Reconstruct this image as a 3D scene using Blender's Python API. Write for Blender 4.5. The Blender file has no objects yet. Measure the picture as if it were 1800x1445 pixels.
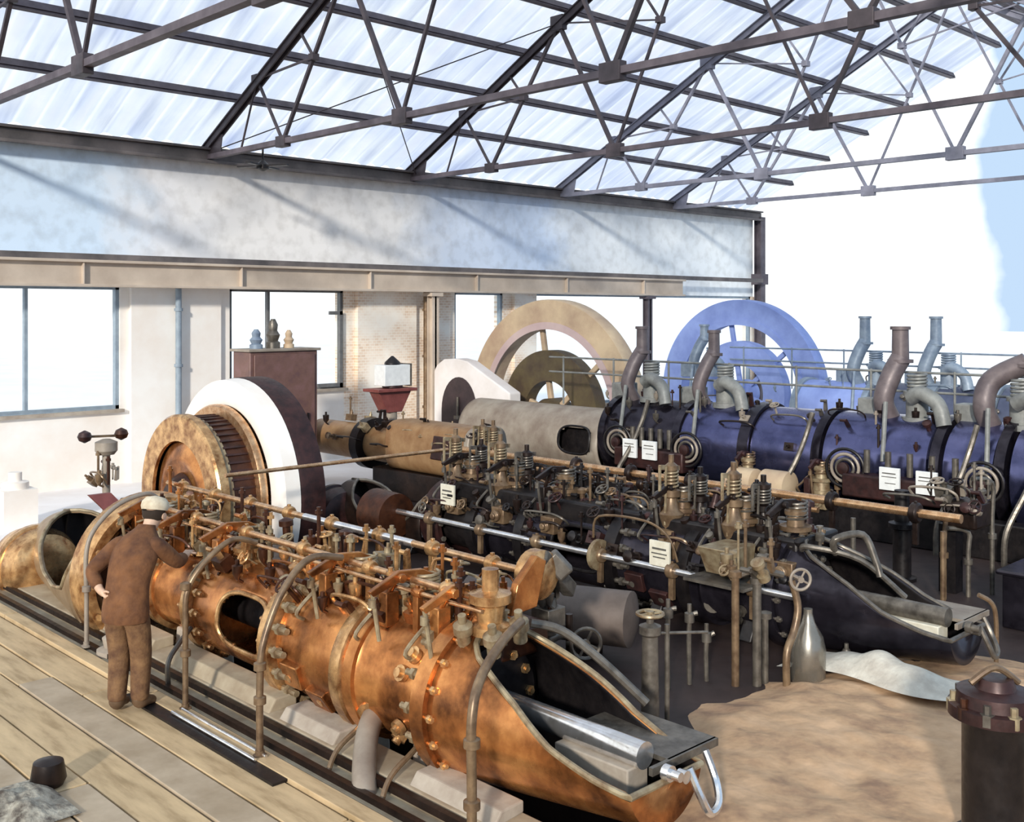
import bpy, bmesh, math, random
from mathutils import Vector, Matrix, noise
random.seed(11)
PI = math.pi
col = bpy.context.scene.collection
sc = bpy.context.scene

# ------------------------------------------------------------------ materials
MATS = {}
KEEP = {'added_white_ground':1.0,'cream_wall_glare':1.0,'girder_beige':1.1,'eave_beam_grey':.8,'window_frame_dark':.8,'window_frame_blue_grey':.9,'white_enamel':.95,'yellowed_paper':.9,'haze_white_floor':1.1,'bright_steel':1.0,'haze_blue_far':1.1,'pale_grey_sheet':1.1,'skin':.9,'pale_cap':.9,'dusty_pink_rim':1.1,'olive_tan_wheel':1.15,'sandy_earth':1.32,'pale_sacking':.9,'brass_rod':.9,'truss_far_haze':1.1,'deck_wood':1.0,'copper_brown_casing':.9,'worn_gold_casing':.9,'deck_wood_pale':.75,'pale_blue_grey_iron':.9}
def mat(name, c1, c2=None, rough=.5, metal=0., scale=6., bump=0., c3=None, rvar=.15, spec=.5, coat=0.):
    if name in MATS: return MATS[name]
    m = bpy.data.materials.new(name); m.use_nodes = True
    nt = m.node_tree; b = nt.nodes['Principled BSDF']
    b.inputs['Roughness'].default_value = rough; b.inputs['Metallic'].default_value = metal
    b.inputs['Specular IOR Level'].default_value = spec
    if coat: b.inputs['Coat Weight'].default_value = coat; b.inputs['Coat Roughness'].default_value = .15
    c2 = c2 or tuple(v*.7 for v in c1)
    kk = KEEP.get(name, .58)
    c1 = tuple(min(.97,v*kk) for v in c1); c2 = tuple(min(.97,v*kk) for v in c2); c3 = tuple(min(.97,v*kk) for v in c3) if c3 else None
    tc = nt.nodes.new('ShaderNodeTexCoord')
    n = nt.nodes.new('ShaderNodeTexNoise'); n.inputs['Scale'].default_value = scale
    n.inputs['Detail'].default_value = 6; n.inputs['Roughness'].default_value = .62
    nt.links.new(tc.outputs['Object'], n.inputs['Vector'])
    r = nt.nodes.new('ShaderNodeValToRGB')
    r.color_ramp.elements[0].position = .34; r.color_ramp.elements[1].position = .66
    r.color_ramp.elements[0].color = (*c2, 1); r.color_ramp.elements[1].color = (*c1, 1)
    if c3:
        e = r.color_ramp.elements.new(.5); e.color = (*c3, 1)
    nt.links.new(n.outputs['Fac'], r.inputs['Fac'])
    nt.links.new(r.outputs['Color'], b.inputs['Base Color'])
    mr = nt.nodes.new('ShaderNodeMapRange')
    mr.inputs['To Min'].default_value = max(.03, rough-rvar); mr.inputs['To Max'].default_value = min(1, rough+rvar)
    n2 = nt.nodes.new('ShaderNodeTexNoise'); n2.inputs['Scale'].default_value = scale*3
    nt.links.new(tc.outputs['Object'], n2.inputs['Vector'])
    nt.links.new(n2.outputs['Fac'], mr.inputs['Value']); nt.links.new(mr.outputs['Result'], b.inputs['Roughness'])
    if bump:
        bp = nt.nodes.new('ShaderNodeBump'); bp.inputs['Strength'].default_value = bump; bp.inputs['Distance'].default_value = .02
        nt.links.new(n2.outputs['Fac'], bp.inputs['Height']); nt.links.new(bp.outputs['Normal'], b.inputs['Normal'])
    MATS[name] = m
    return m

COPPER = mat('copper_brown_casing', (.80,.36,.12), (.13,.045,.015), .27, .75, 2.4, .05, c3=(.46,.175,.055))
COPPER_L = mat('worn_gold_casing', (.90,.56,.26), (.26,.105,.035), .28, .7, 6, .08)
COPPER_D = mat('deep_rust_casing', (.15,.05,.022), (.05,.018,.01), .4, .4, 6, .1)
BRASS = mat('brass_rod', (.80,.52,.30), (.50,.26,.12), .28, .8, 9)
CREAM = mat('cream_fitting', (.66,.54,.34), (.30,.19,.10), .4, .3, 9)
STEEL = mat('bright_steel', (.86,.86,.87), (.62,.60,.58), .2, .9, 10)
PIPE = mat('pipe_tan', (.46,.31,.18), (.20,.12,.07), .36, .4, 8)
GREY = mat('pipe_grey', (.34,.30,.25), (.14,.12,.10), .4, .5, 8)
BLACK = mat('black_iron', (.035,.028,.028), (.012,.010,.012), .4, .3, 7, .08)
DARK = mat('dark_brown_iron', (.055,.03,.022), (.016,.01,.009), .4, .4, 5, .1)
NAVY = mat('navy_iron', (.085,.075,.10), (.022,.018,.028), .22, .7, 3, .03)
BLUE = mat('blue_lagging', (.24,.25,.50), (.11,.12,.26), .24, .85, 2, .03)
MAROON = mat('maroon_iron', (.10,.038,.034), (.035,.016,.016), .45, .3, 6, .08)
FARBLUE = mat('haze_blue_far', (.24,.32,.62), (.17,.23,.50), .6, .0, 2)  # distance haze put into the colour of the far wheel and barrel
FARGREY = mat('pale_blue_grey_iron', (.30,.37,.45), (.17,.22,.30), .5, .1, 5)  # far iron paled and blued for haze; one cabinet jar shares it
PALE = mat('pale_casting', (.60,.52,.42), (.36,.28,.22), .5, .1, 2.5, .05)
OCHRE = mat('ochre_casting', (.60,.36,.17), (.40,.20,.08), .5, .15, 4, .08)
OLIVE = mat('olive_tan_wheel', (.52,.40,.26), (.36,.25,.17), .6, .05, 1.6)
OLIVED = mat('olive_dark_hub', (.20,.15,.07), (.12,.08,.05), .6, .05, 3)
PINKISH = mat('dusty_pink_rim', (.52,.40,.38), (.44,.32,.32), .6, .05, 1.6)
WHITE = mat('white_enamel', (.86,.87,.85), (.74,.75,.74), .5, 0, 10)
RED = mat('red_paint', (.42,.12,.10), (.28,.07,.06), .5, .1, 5)
PINKBOX = mat('maroon_cabinet_paint', (.33,.17,.16), (.20,.10,.10), .5, .05, 3, c3=(.27,.14,.11))
PAPER = mat('yellowed_paper', (.78,.74,.62), (.66,.61,.48), .8, 0, 12)
INK = mat('grey_ink', (.18,.17,.15), None, .8)
CONC = mat('concrete_ledge', (.74,.62,.44), (.50,.38,.25), .8, 0, 3, .3)
CONCP = mat('pale_concrete', (.74,.64,.52), (.52,.42,.33), .8, 0, 4, .25)
TRUSS = mat('truss_steel', (.15,.12,.135), (.075,.06,.07), .55, .2, 3)
TRUSSF = mat('truss_far_haze', (.26,.26,.32), (.17,.17,.21), .6, .1, 3)  # far truss steel lightened to carry the haze
TRUSSD = mat('purlin_steel', (.24,.20,.23), (.13,.105,.125), .6, .1, 3)
GIRDER = mat('girder_beige', (.56,.47,.38), (.42,.34,.27), .7, 0, 1.2, .1)
EAVE = mat('eave_beam_grey', (.22,.19,.185), (.10,.09,.09), .7, 0, 1.5, .1)
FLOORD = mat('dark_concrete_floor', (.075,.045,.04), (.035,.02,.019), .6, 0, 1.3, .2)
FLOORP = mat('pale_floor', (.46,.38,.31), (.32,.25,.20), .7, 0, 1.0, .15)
FLOORW = mat('haze_white_floor', (.86,.84,.84), (.74,.70,.68), .8, 0, .8, .1)  # white haze at the far left put into the floor colour
SAND = mat('sandy_earth', (.46,.30,.18), (.22,.13,.08), .95, 0, 2.2, .9, c3=(.37,.235,.135))
SACK = mat('pale_sacking', (.74,.70,.60), (.50,.45,.38), .9, 0, 5, .5)
TROUSER = mat('brown_trousers', (.38,.20,.085), (.15,.065,.03), .9, 0, 8, .4)
JACKET = mat('rust_jacket', (.34,.14,.05), (.13,.048,.02), .9, 0, 5, .5)
SKIN = mat('skin', (.70,.47,.33), (.58,.36,.24), .6, 0, 10)
CAPM = mat('pale_cap', (.74,.66,.50), (.55,.45,.32), .9, 0, 12)
BOOT = mat('boot_leather', (.26,.15,.08), (.14,.08,.04), .6, 0, 9)
HAIR = mat('dark_hair', (.06,.035,.02), None, .8)
FRAME = mat('window_frame_dark', (.20,.20,.20), (.12,.12,.12), .6)
FRAMEB = mat('window_frame_blue_grey', (.33,.40,.46), (.24,.30,.36), .6)

def planks_mat():
    m = mat('deck_wood', (.60,.44,.25), (.36,.25,.13), .7, 0, 2, .35, c3=(.51,.37,.21))
    nt = m.node_tree
    n = [x for x in nt.nodes if x.type == 'TEX_NOISE'][0]
    mp = nt.nodes.new('ShaderNodeMapping'); mp.inputs['Scale'].default_value = (5, .8, 1)
    l = n.inputs['Vector'].links[0]; src = l.from_socket
    nt.links.new(src, mp.inputs['Vector']); nt.links.new(mp.outputs['Vector'], n.inputs['Vector'])
    return m
WOOD = planks_mat()
WOODL = mat('deck_wood_pale', (.66,.53,.38), (.46,.35,.23), .75, 0, 2, .3)  # paler boards, a few scattered, all of them towards the left

def brick_mat():
    m = bpy.data.materials.new('limewashed_brick'); m.use_nodes = True; nt = m.node_tree; b = nt.nodes['Principled BSDF']
    tc = nt.nodes.new('ShaderNodeTexCoord'); sep = nt.nodes.new('ShaderNodeSeparateXYZ'); cmb = nt.nodes.new('ShaderNodeCombineXYZ')
    nt.links.new(tc.outputs['Object'], sep.inputs[0]); nt.links.new(sep.outputs['X'], cmb.inputs['X']); nt.links.new(sep.outputs['Z'], cmb.inputs['Y'])
    br = nt.nodes.new('ShaderNodeTexBrick'); br.inputs['Scale'].default_value = 4
    br.inputs['Color1'].default_value = (.88,.72,.56,1); br.inputs['Color2'].default_value = (.72,.52,.36,1); br.inputs['Mortar'].default_value = (.92,.84,.74,1)
    br.inputs['Mortar Size'].default_value = .025
    nt.links.new(cmb.outputs[0], br.inputs['Vector'])
    n = nt.nodes.new('ShaderNodeTexNoise'); n.inputs['Scale'].default_value = 1.1; n.inputs['Detail'].default_value = 5
    nt.links.new(tc.outputs['Object'], n.inputs['Vector'])
    r = nt.nodes.new('ShaderNodeValToRGB'); r.color_ramp.elements[0].position = .42; r.color_ramp.elements[1].position = .62
    nt.links.new(n.outputs['Fac'], r.inputs['Fac'])
    mx = nt.nodes.new('ShaderNodeMix'); mx.data_type = 'RGBA'
    nt.links.new(r.outputs['Color'], mx.inputs['Factor']); nt.links.new(br.outputs['Color'], mx.inputs[6]); mx.inputs[7].default_value = (.94,.88,.78,1)
    nt.links.new(mx.outputs[2], b.inputs['Base Color']); b.inputs['Roughness'].default_value = .9
    return m
BRICK = brick_mat()
NEARWHITE = mat('cream_wall_glare', (.90,.87,.82), (.82,.74,.66), .9, 0, .9, .15)  # glare on the left wall put into the colour; also the cream flywheel rim

def plaster_mat():
    """stained plaster band above the girder: blue washed, grey mottled and white washed stretches"""
    m = bpy.data.materials.new('stained_plaster'); m.use_nodes = True; nt = m.node_tree; b = nt.nodes['Principled BSDF']
    tc = nt.nodes.new('ShaderNodeTexCoord'); sep = nt.nodes.new('ShaderNodeSeparateXYZ'); nt.links.new(tc.outputs['Object'], sep.inputs[0])
    n = nt.nodes.new('ShaderNodeTexNoise'); n.inputs['Scale'].default_value = 1.3; n.inputs['Detail'].default_value = 7
    nt.links.new(tc.outputs['Object'], n.inputs['Vector'])
    a = nt.nodes.new('ShaderNodeMath'); a.operation = 'MULTIPLY_ADD'; nt.links.new(n.outputs['Fac'], a.inputs[0]); a.inputs[1].default_value = 2.0; a.inputs[2].default_value = -1.0
    s = nt.nodes.new('ShaderNodeMath'); s.operation = 'ADD'; nt.links.new(sep.outputs['X'], s.inputs[0]); nt.links.new(a.outputs[0], s.inputs[1])
    mr = nt.nodes.new('ShaderNodeMapRange'); mr.inputs['From Min'].default_value = 0; mr.inputs['From Max'].default_value = 31
    nt.links.new(s.outputs[0], mr.inputs['Value'])
    r = nt.nodes.new('ShaderNodeValToRGB'); cr = r.color_ramp
    stops = [(0,(.68,.82,.98)),(.27,(.69,.83,.98)),(.31,(.84,.85,.88)),(.36,(.86,.84,.82)),(.50,(.87,.85,.83)),(.555,(.72,.80,.93)),(.66,(.70,.81,.98)),(.70,(.88,.92,.95)),(1,(.92,.95,.95))]
    cr.elements[0].position = 0; cr.elements[0].color = (*stops[0][1],1); cr.elements[1].position = 1; cr.elements[1].color = (*stops[-1][1],1)
    for p, c in stops[1:-1]:
        e = cr.elements.new(p); e.color = (*c,1)
    nt.links.new(mr.outputs[0], r.inputs['Fac'])
    n2 = nt.nodes.new('ShaderNodeTexNoise'); n2.inputs['Scale'].default_value = 3.5; n2.inputs['Detail'].default_value = 8; nt.links.new(tc.outputs['Object'], n2.inputs['Vector'])
    r2 = nt.nodes.new('ShaderNodeValToRGB'); r2.color_ramp.elements[0].position = .3; r2.color_ramp.elements[0].color = (.74,.73,.72,1); r2.color_ramp.elements[1].position = .55
    nt.links.new(n2.outputs['Fac'], r2.inputs['Fac'])
    mx = nt.nodes.new('ShaderNodeMix'); mx.data_type = 'RGBA'; mx.blend_type = 'MULTIPLY'; mx.inputs['Factor'].default_value = .7
    nt.links.new(r.outputs['Color'], mx.inputs[6]); nt.links.new(r2.outputs['Color'], mx.inputs[7])
    nt.links.new(mx.outputs[2], b.inputs['Base Color']); b.inputs['Roughness'].default_value = .9
    return m
PLASTER = plaster_mat()

def roof_mat():
    m = bpy.data.materials.new('translucent_corrugated_sheet'); m.use_nodes = True; nt = m.node_tree
    for x in list(nt.nodes): nt.nodes.remove(x)
    out = nt.nodes.new('ShaderNodeOutputMaterial')
    tc = nt.nodes.new('ShaderNodeTexCoord')
    mp = nt.nodes.new('ShaderNodeMapping'); mp.inputs['Scale'].default_value = (2.6,.22,.22); nt.links.new(tc.outputs['Object'], mp.inputs['Vector'])
    n = nt.nodes.new('ShaderNodeTexNoise'); n.inputs['Scale'].default_value = 1.2; n.inputs['Detail'].default_value = 6; nt.links.new(mp.outputs[0], n.inputs['Vector'])
    r = nt.nodes.new('ShaderNodeValToRGB'); cr = r.color_ramp
    cr.elements[0].position = .30; cr.elements[0].color = (.60,.65,.78,1); cr.elements[1].position = .68; cr.elements[1].color = (.97,.97,.97,1)
    e = cr.elements.new(.5); e.color = (.90,.94,.99,1)
    nt.links.new(n.outputs['Fac'], r.inputs['Fac'])
    n2 = nt.nodes.new('ShaderNodeTexNoise'); n2.inputs['Scale'].default_value = .5; n2.inputs['Detail'].default_value = 4; nt.links.new(tc.outputs['Object'], n2.inputs['Vector'])
    r2 = nt.nodes.new('ShaderNodeValToRGB'); r2.color_ramp.elements[0].position = .35; r2.color_ramp.elements[0].color = (.80,.82,.92,1); r2.color_ramp.elements[1].position = .6; r2.color_ramp.elements[1].color = (1,.98,.96,1)
    nt.links.new(n2.outputs['Fac'], r2.inputs['Fac'])
    mx = nt.nodes.new('ShaderNodeMix'); mx.data_type = 'RGBA'; mx.blend_type = 'MULTIPLY'; mx.inputs['Factor'].default_value = 1
    nt.links.new(r.outputs['Color'], mx.inputs[6]); nt.links.new(r2.outputs['Color'], mx.inputs[7])
    d = nt.nodes.new('ShaderNodeBsdfDiffuse'); t = nt.nodes.new('ShaderNodeBsdfTranslucent')
    nt.links.new(mx.outputs[2], d.inputs['Color']); nt.links.new(mx.outputs[2], t.inputs['Color'])
    ms = nt.nodes.new('ShaderNodeMixShader'); ms.inputs[0].default_value = .88
    nt.links.new(d.outputs[0], ms.inputs[1]); nt.links.new(t.outputs[0], ms.inputs[2]); nt.links.new(ms.outputs[0], out.inputs['Surface'])
    return m
ROOF = roof_mat()

def glass_mat():
    m = bpy.data.materials.new('window_glass'); m.use_nodes = True; nt = m.node_tree
    for x in list(nt.nodes): nt.nodes.remove(x)
    out = nt.nodes.new('ShaderNodeOutputMaterial'); tr = nt.nodes.new('ShaderNodeBsdfTransparent'); g = nt.nodes.new('ShaderNodeBsdfGlossy')
    tr.inputs['Color'].default_value = (.97,.985,1,1); g.inputs['Roughness'].default_value = .05
    ms = nt.nodes.new('ShaderNodeMixShader'); ms.inputs[0].default_value = .05
    nt.links.new(tr.outputs[0], ms.inputs[1]); nt.links.new(g.outputs[0], ms.inputs[2]); nt.links.new(ms.outputs[0], out.inputs['Surface'])
    return m
GLASS = glass_mat()

# ------------------------------------------------------------------ mesh helpers
ORG = {}
class MB:
    def __init__(s): s.bm = bmesh.new()
    def box(s, c, size, rz=0, rx=0, ry=0):
        M = Matrix.Translation(c) @ Matrix.Rotation(rz,4,'Z') @ Matrix.Rotation(ry,4,'Y') @ Matrix.Rotation(rx,4,'X') @ Matrix.Diagonal((*size,1))
        bmesh.ops.create_cube(s.bm, size=1, matrix=M); return s
    def bar(s, p0, p1, w, h):
        p0, p1 = Vector(p0), Vector(p1); d = p1-p0; L = d.length
        q = d.to_track_quat('Y','Z').to_matrix().to_4x4()
        M = Matrix.Translation((p0+p1)/2) @ q @ Matrix.Diagonal((w,L,h,1))
        bmesh.ops.create_cube(s.bm, size=1, matrix=M); return s
    def lathe(s, o, ax, prof, n=32, cap=True):
        """prof [(t,r)] along unit axis ax from o"""
        o = Vector(o); ax = Vector(ax).normalized()
        u = ax.orthogonal().normalized(); v = ax.cross(u)
        rings = []
        for t, r in prof:
            rings.append([s.bm.verts.new(o+ax*t+(u*math.cos(2*PI*i/n)+v*math.sin(2*PI*i/n))*max(r,.0005)) for i in range(n)])
        for a, b in zip(rings, rings[1:]):
            for i in range(n): s.bm.faces.new((a[i],a[(i+1)%n],b[(i+1)%n],b[i]))
        if cap:
            s.bm.faces.new(rings[0][::-1]); s.bm.faces.new(rings[-1])
        return s
    def cyl(s, p0, p1, r, r1=None, n=14):
        p0, p1 = Vector(p0), Vector(p1); L = (p1-p0).length
        return s.lathe(p0, p1-p0, [(0,r),(L,r if r1 is None else r1)], n)
    def tube(s, pts, r, n=8, closed=False, sub=5):
        P = [Vector(p) for p in pts]
        if len(P) > 2 and sub > 1:            # catmull-rom
            Q = []; m = len(P); rng = range(m if closed else m-1)
            for i in rng:
                if closed: a,b,c,d = P[(i-1)%m],P[i],P[(i+1)%m],P[(i+2)%m]
                else: a,b,c,d = P[max(i-1,0)],P[i],P[i+1],P[min(i+2,m-1)]
                for k in range(sub):
                    t = k/sub
                    Q.append(.5*((2*b)+(-a+c)*t+(2*a-5*b+4*c-d)*t*t+(-a+3*b-3*c+d)*t**3))
            if not closed: Q.append(P[-1])
            P = Q
        rings = []; nrm = None; m = len(P)
        for i in range(m):
            if closed: t = (P[(i+1)%m]-P[(i-1)%m]).normalized()
            else: t = (P[min(i+1,m-1)]-P[max(i-1,0)]).normalized()
            if nrm is None: nrm = t.orthogonal().normalized()
            else:
                nrm = (nrm - t*nrm.dot(t))
                nrm = nrm.normalized() if nrm.length > 1e-5 else t.orthogonal().normalized()
            bn = t.cross(nrm)
            rings.append([s.bm.verts.new(P[i]+(nrm*math.cos(2*PI*k/n)+bn*math.sin(2*PI*k/n))*r) for k in range(n)])
        prs = list(zip(rings, rings[1:]))
        if closed: prs.append((rings[-1], rings[0]))
        for a, b in prs:
            for k in range(n): s.bm.faces.new((a[k],a[(k+1)%n],b[(k+1)%n],b[k]))
        if not closed:
            s.bm.faces.new(rings[0][::-1]); s.bm.faces.new(rings[-1])
        return s
    def ring(s, c, ax, R, r, n=40, k=8):
        ax = Vector(ax).normalized(); u = ax.orthogonal().normalized(); v = ax.cross(u); c = Vector(c)
        return s.tube([c+(u*math.cos(2*PI*i/n)+v*math.sin(2*PI*i/n))*R for i in range(n)], r, k, True, 1)
    def prism(s, pts, d):
        """closed polygon pts (3d) extruded by vector d"""
        d = Vector(d); a = [s.bm.verts.new(Vector(p)) for p in pts]; b = [s.bm.verts.new(Vector(p)+d) for p in pts]
        n = len(a); s.bm.faces.new(a[::-1]); s.bm.faces.new(b)
        for i in range(n): s.bm.faces.new((a[i],a[(i+1)%n],b[(i+1)%n],b[i]))
        return s
    def helix(s, c, R, r, h, turns=5, n=6):
        c = Vector(c); N = turns*10
        return s.tube([c+Vector((R*math.cos(2*PI*i/10),R*math.sin(2*PI*i/10),h*i/N)) for i in range(N+1)], r, n, False, 1)
    def build(s, name, m, parent=None, smooth=True, bevel=0., solid=0., loc=None):
        me = bpy.data.meshes.new(name)
        bmesh.ops.recalc_face_normals(s.bm, faces=s.bm.faces[:])
        if parent is not None: o0 = ORG[parent.name]
        elif loc is not None: o0 = Vector(loc)
        else:
            n = len(s.bm.verts); xs=[v.co.x for v in s.bm.verts]; ys=[v.co.y for v in s.bm.verts]; zs=[v.co.z for v in s.bm.verts]
            o0 = Vector(((min(xs)+max(xs))/2,(min(ys)+max(ys))/2,min(zs)))
        bmesh.ops.translate(s.bm, verts=s.bm.verts[:], vec=-o0)
        s.bm.to_mesh(me); s.bm.free()
        me.materials.append(m)
        if smooth:
            for p in me.polygons: p.use_smooth = True
            me.set_sharp_from_angle(angle=math.radians(38))
        o = bpy.data.objects.new(name, me); col.objects.link(o)
        if parent is not None: o.parent = parent
        else: o.location = o0
        ORG[o.name] = o0
        if solid:
            md = o.modifiers.new('Solid','SOLIDIFY'); md.thickness = solid; md.offset = 0
        if bevel:
            md = o.modifiers.new('Bevel','BEVEL'); md.width = bevel; md.segments = 2; md.limit_method = 'ANGLE'
        return o
def tag(o, label, cat, group=None):
    o['label'] = label; o['category'] = cat
    if group: o['group'] = group
    return o
def thing(name, loc, label, cat, group=None):
    o = bpy.data.objects.new(name, None); col.objects.link(o); o.location = loc; o.empty_display_size = .2
    ORG[o.name] = Vector(loc)
    return tag(o, label, cat, group)
def struct(o): o['kind'] = 'structure'; return o
def sub(o, name, data, loc, parent, rot=None):
    """share mesh data as a new object at loc (world) under parent"""
    c = bpy.data.objects.new(name, data); col.objects.link(c); c.parent = parent
    c.location = Vector(loc)-ORG[parent.name]
    if rot: c.rotation_euler = rot
    return c

# ------------------------------------------------------------------ camera
F = 1885.; H = 3.3; A = math.radians(46)
cam = bpy.data.cameras.new('camera'); co = bpy.data.objects.new('camera', cam); col.objects.link(co); sc.camera = co
co.location = (0,0,H); co.rotation_euler = (PI/2, 0, A-PI/2)
cam.sensor_width = 36; cam.lens = F/1800*36; cam.shift_y = -(722.5-547)/1800; cam.clip_end = 300

# ------------------------------------------------------------------ world + sun
w = bpy.data.worlds.new('hazy_sky'); sc.world = w; w.use_nodes = True; nt = w.node_tree
bg = nt.nodes['Background']; bg.inputs['Strength'].default_value = 1.6
tc = nt.nodes.new('ShaderNodeTexCoord')
sep = nt.nodes.new('ShaderNodeSeparateXYZ'); nt.links.new(tc.outputs['Generated'], sep.inputs[0])
at = nt.nodes.new('ShaderNodeMath'); at.operation = 'ARCTAN2'; nt.links.new(sep.outputs['Y'], at.inputs[0]); nt.links.new(sep.outputs['X'], at.inputs[1])
n = nt.nodes.new('ShaderNodeTexNoise'); n.inputs['Scale'].default_value = 9; n.inputs['Detail'].default_value = 5; nt.links.new(tc.outputs['Generated'], n.inputs['Vector'])
ma = nt.nodes.new('ShaderNodeMath'); ma.operation = 'MULTIPLY_ADD'; nt.links.new(n.outputs['Fac'], ma.inputs[0]); ma.inputs[1].default_value = .07; nt.links.new(at.outputs[0], ma.inputs[2])
mr = nt.nodes.new('ShaderNodeMapRange'); nt.links.new(ma.outputs[0], mr.inputs['Value'])
mr.inputs['From Min'].default_value = math.radians(24.1); mr.inputs['From Max'].default_value = math.radians(24.9)
mx = nt.nodes.new('ShaderNodeMix'); mx.data_type = 'RGBA'; nt.links.new(mr.outputs[0], mx.inputs['Factor'])
mx.inputs[6].default_value = (.255,.335,.435,1); mx.inputs[7].default_value = (.62,.64,.64,1)
# earth below the horizon
gz = nt.nodes.new('ShaderNodeMapRange'); nt.links.new(sep.outputs['Z'], gz.inputs['Value']); gz.inputs['From Min'].default_value = -.06; gz.inputs['From Max'].default_value = -.02
mg = nt.nodes.new('ShaderNodeMix'); mg.data_type = 'RGBA'; nt.links.new(gz.outputs[0], mg.inputs['Factor']); mg.inputs[6].default_value = (.10,.075,.055,1)
nt.links.new(mx.outputs[2], mg.inputs[7]); nt.links.new(mg.outputs[2], bg.inputs['Color'])
s = bpy.data.lights.new('sun','SUN'); so = bpy.data.objects.new('sun', s); col.objects.link(so)
s.energy = 2.5; s.angle = math.radians(4); s.color = (1,.94,.84)
sd = Vector((.84,.54,-.31)).normalized()
so.rotation_euler = sd.to_track_quat('-Z','Y').to_euler(); so.location = (-10,8,15)
sc.view_settings.view_transform = 'Standard'; sc.view_settings.look = 'None'; sc.view_settings.exposure = .5; sc.view_settings.gamma = 1

# ------------------------------------------------------------------ setting: floors, deck
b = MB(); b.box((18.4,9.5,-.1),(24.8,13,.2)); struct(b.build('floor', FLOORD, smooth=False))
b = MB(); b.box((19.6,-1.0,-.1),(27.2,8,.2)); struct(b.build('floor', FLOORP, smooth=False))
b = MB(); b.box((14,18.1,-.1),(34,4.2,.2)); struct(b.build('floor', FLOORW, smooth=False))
b = MB(); b.box((-10,75.5,-.3),(400,110,.2)).box((131,-10,-.3),(200,61,.2)); struct(b.build('floor', mat('added_white_ground',(.95,.95,.95),(.85,.85,.85),.9,0,.3), smooth=False))  # near-white ground added outside so the windows look onto white
b = MB(); b.box((5.4,8.9,-.75),(1.2,14.2,.2)); struct(b.build('floor', FLOORD, smooth=False))       # engine pit bottom
b = MB(); b.box((5.97,9.3,-.35),(.06,13.4,.62)); struct(b.build('wall_pit', FLOORD, smooth=False))

b = MB(); b2 = MB(); x = 4.24; k = 0
wds = [.16,.34,.30,.36,.28,.38,.33,.36,.30,.4,.4,.4,.4,.4,.4,.4,.4,.4,.4,.4]
for wd in wds:
    y0 = 2.0
    rr = random.Random(k*7+3)
    cuts = [y0]
    while cuts[-1] < 15.8: cuts.append(cuts[-1]+rr.uniform(2.6,4.6))
    cuts[-1] = 16
    for a, c in zip(cuts, cuts[1:]):
        z = rr.uniform(-.008,.008)
        if k == 0: z = .03
        (b2 if (rr.random() < .22 and k > 1) or k >= 9 else b).box((x-wd/2,(a+c)/2,-.03+z),(wd-.02,c-a-.02,.06))
    x -= wd; k += 1
dk = b.build('floor', WOOD, smooth=False, bevel=.006); struct(dk)
dk2 = b2.build('floor', WOODL, smooth=False, bevel=.006); struct(dk2)
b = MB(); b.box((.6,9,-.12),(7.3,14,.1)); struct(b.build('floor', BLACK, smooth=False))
# concrete ledges carrying engine bed, with steel angle strips
b = MB()
b.prism([(4.27,4.0,0),(4.27,4.0,-.7),(4.84,4.0,-.7),(4.84,4.0,.08),(4.55,4.0,.07),(4.5,4.0,.0)],(0,11.2,0))
ld = struct(b.build('trim_1', CONC, smooth=False, bevel=.01))
b = MB(); b.box((4.33,9.6,.02),(.05,11,.05)).box((4.50,9.6,.045),(.05,11,.05))
struct(b.build('trim_2', DARK, smooth=False))
bl = None
for i,(a,c,zz,m_,lb) in enumerate([(7.55,9.35,.12,CONC,'long cream concrete block on the ledge below the oval opening'),(6.66,7.40,.10,CONCP,'pale grey concrete block on the ledge beside the copper exhaust elbow'),(4.9,5.75,.10,CONCP,'short pale concrete block on the ledge below the nearest bolted flange'),(9.7,10.9,.12,CONC,'cream concrete block on the ledge behind the standing man')]):
    b = MB(); b.prism([(4.56,a,.05),(4.84,a,.08),(4.84,a,.06+zz),(4.64,a,.05+zz)],(0,c-a,0))
    tag(b.build('concrete_block', m_, smooth=False, bevel=.012), lb, 'concrete block')
b = MB()
# flat dark plate stands for the shade of a sunken trough, with two rails
b = MB(); b.box((4.10,7.7,.012),(.26,2.4,.02))
pl = tag(b.build('trough_shade', BLACK, smooth=False), 'dark plate standing for the shaded trough along the deck edge with two bright rails', 'cover plate')
for dx in (-.03,.06):
    MB().cyl((4.10+dx,6.9,.04),(4.10+dx,8.2,.04),.012,n=8).build('rail', STEEL, pl)

# sandy earth in front, uneven
def heap(name, pts_fn, nx, ny, m, parent=None):
    b = MB(); g = [[b.bm.verts.new(pts_fn(i/(nx-1),j/(ny-1))) for i in range(nx)] for j in range(ny)]
    for j in range(ny-1):
        for i in range(nx-1): b.bm.faces.new((g[j][i],g[j][i+1],g[j+1][i+1],g[j+1][i]))
    return b
def sandp(u, v):
    x = 5.35+u*5.2; ye = 4.35+1.0*min(1,u*3)-.9*max(0,u-.55)*2 + .22*noise.noise(Vector((x*1.7,0,3)))+.08*noise.noise(Vector((x*6,0,3)))
    y = .6+(ye-.6)*v
    e = min(1,(1-v)*9)*min(1, u*14+.1)*min(1,(1-u)*8)
    z = -.02+e*(.11+.05*noise.noise(Vector((x*1.1,y*1.1,1)))+.025*noise.noise(Vector((x*5,y*5,1))))
    return Vector((x,y,z))
b = heap('sand', sandp, 90, 80, SAND)
o = b.build('sand_heap', SAND); o['kind'] = 'stuff'; tag(o, 'uneven brown sandy earth spread over the floor in the foreground', 'sand')
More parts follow.
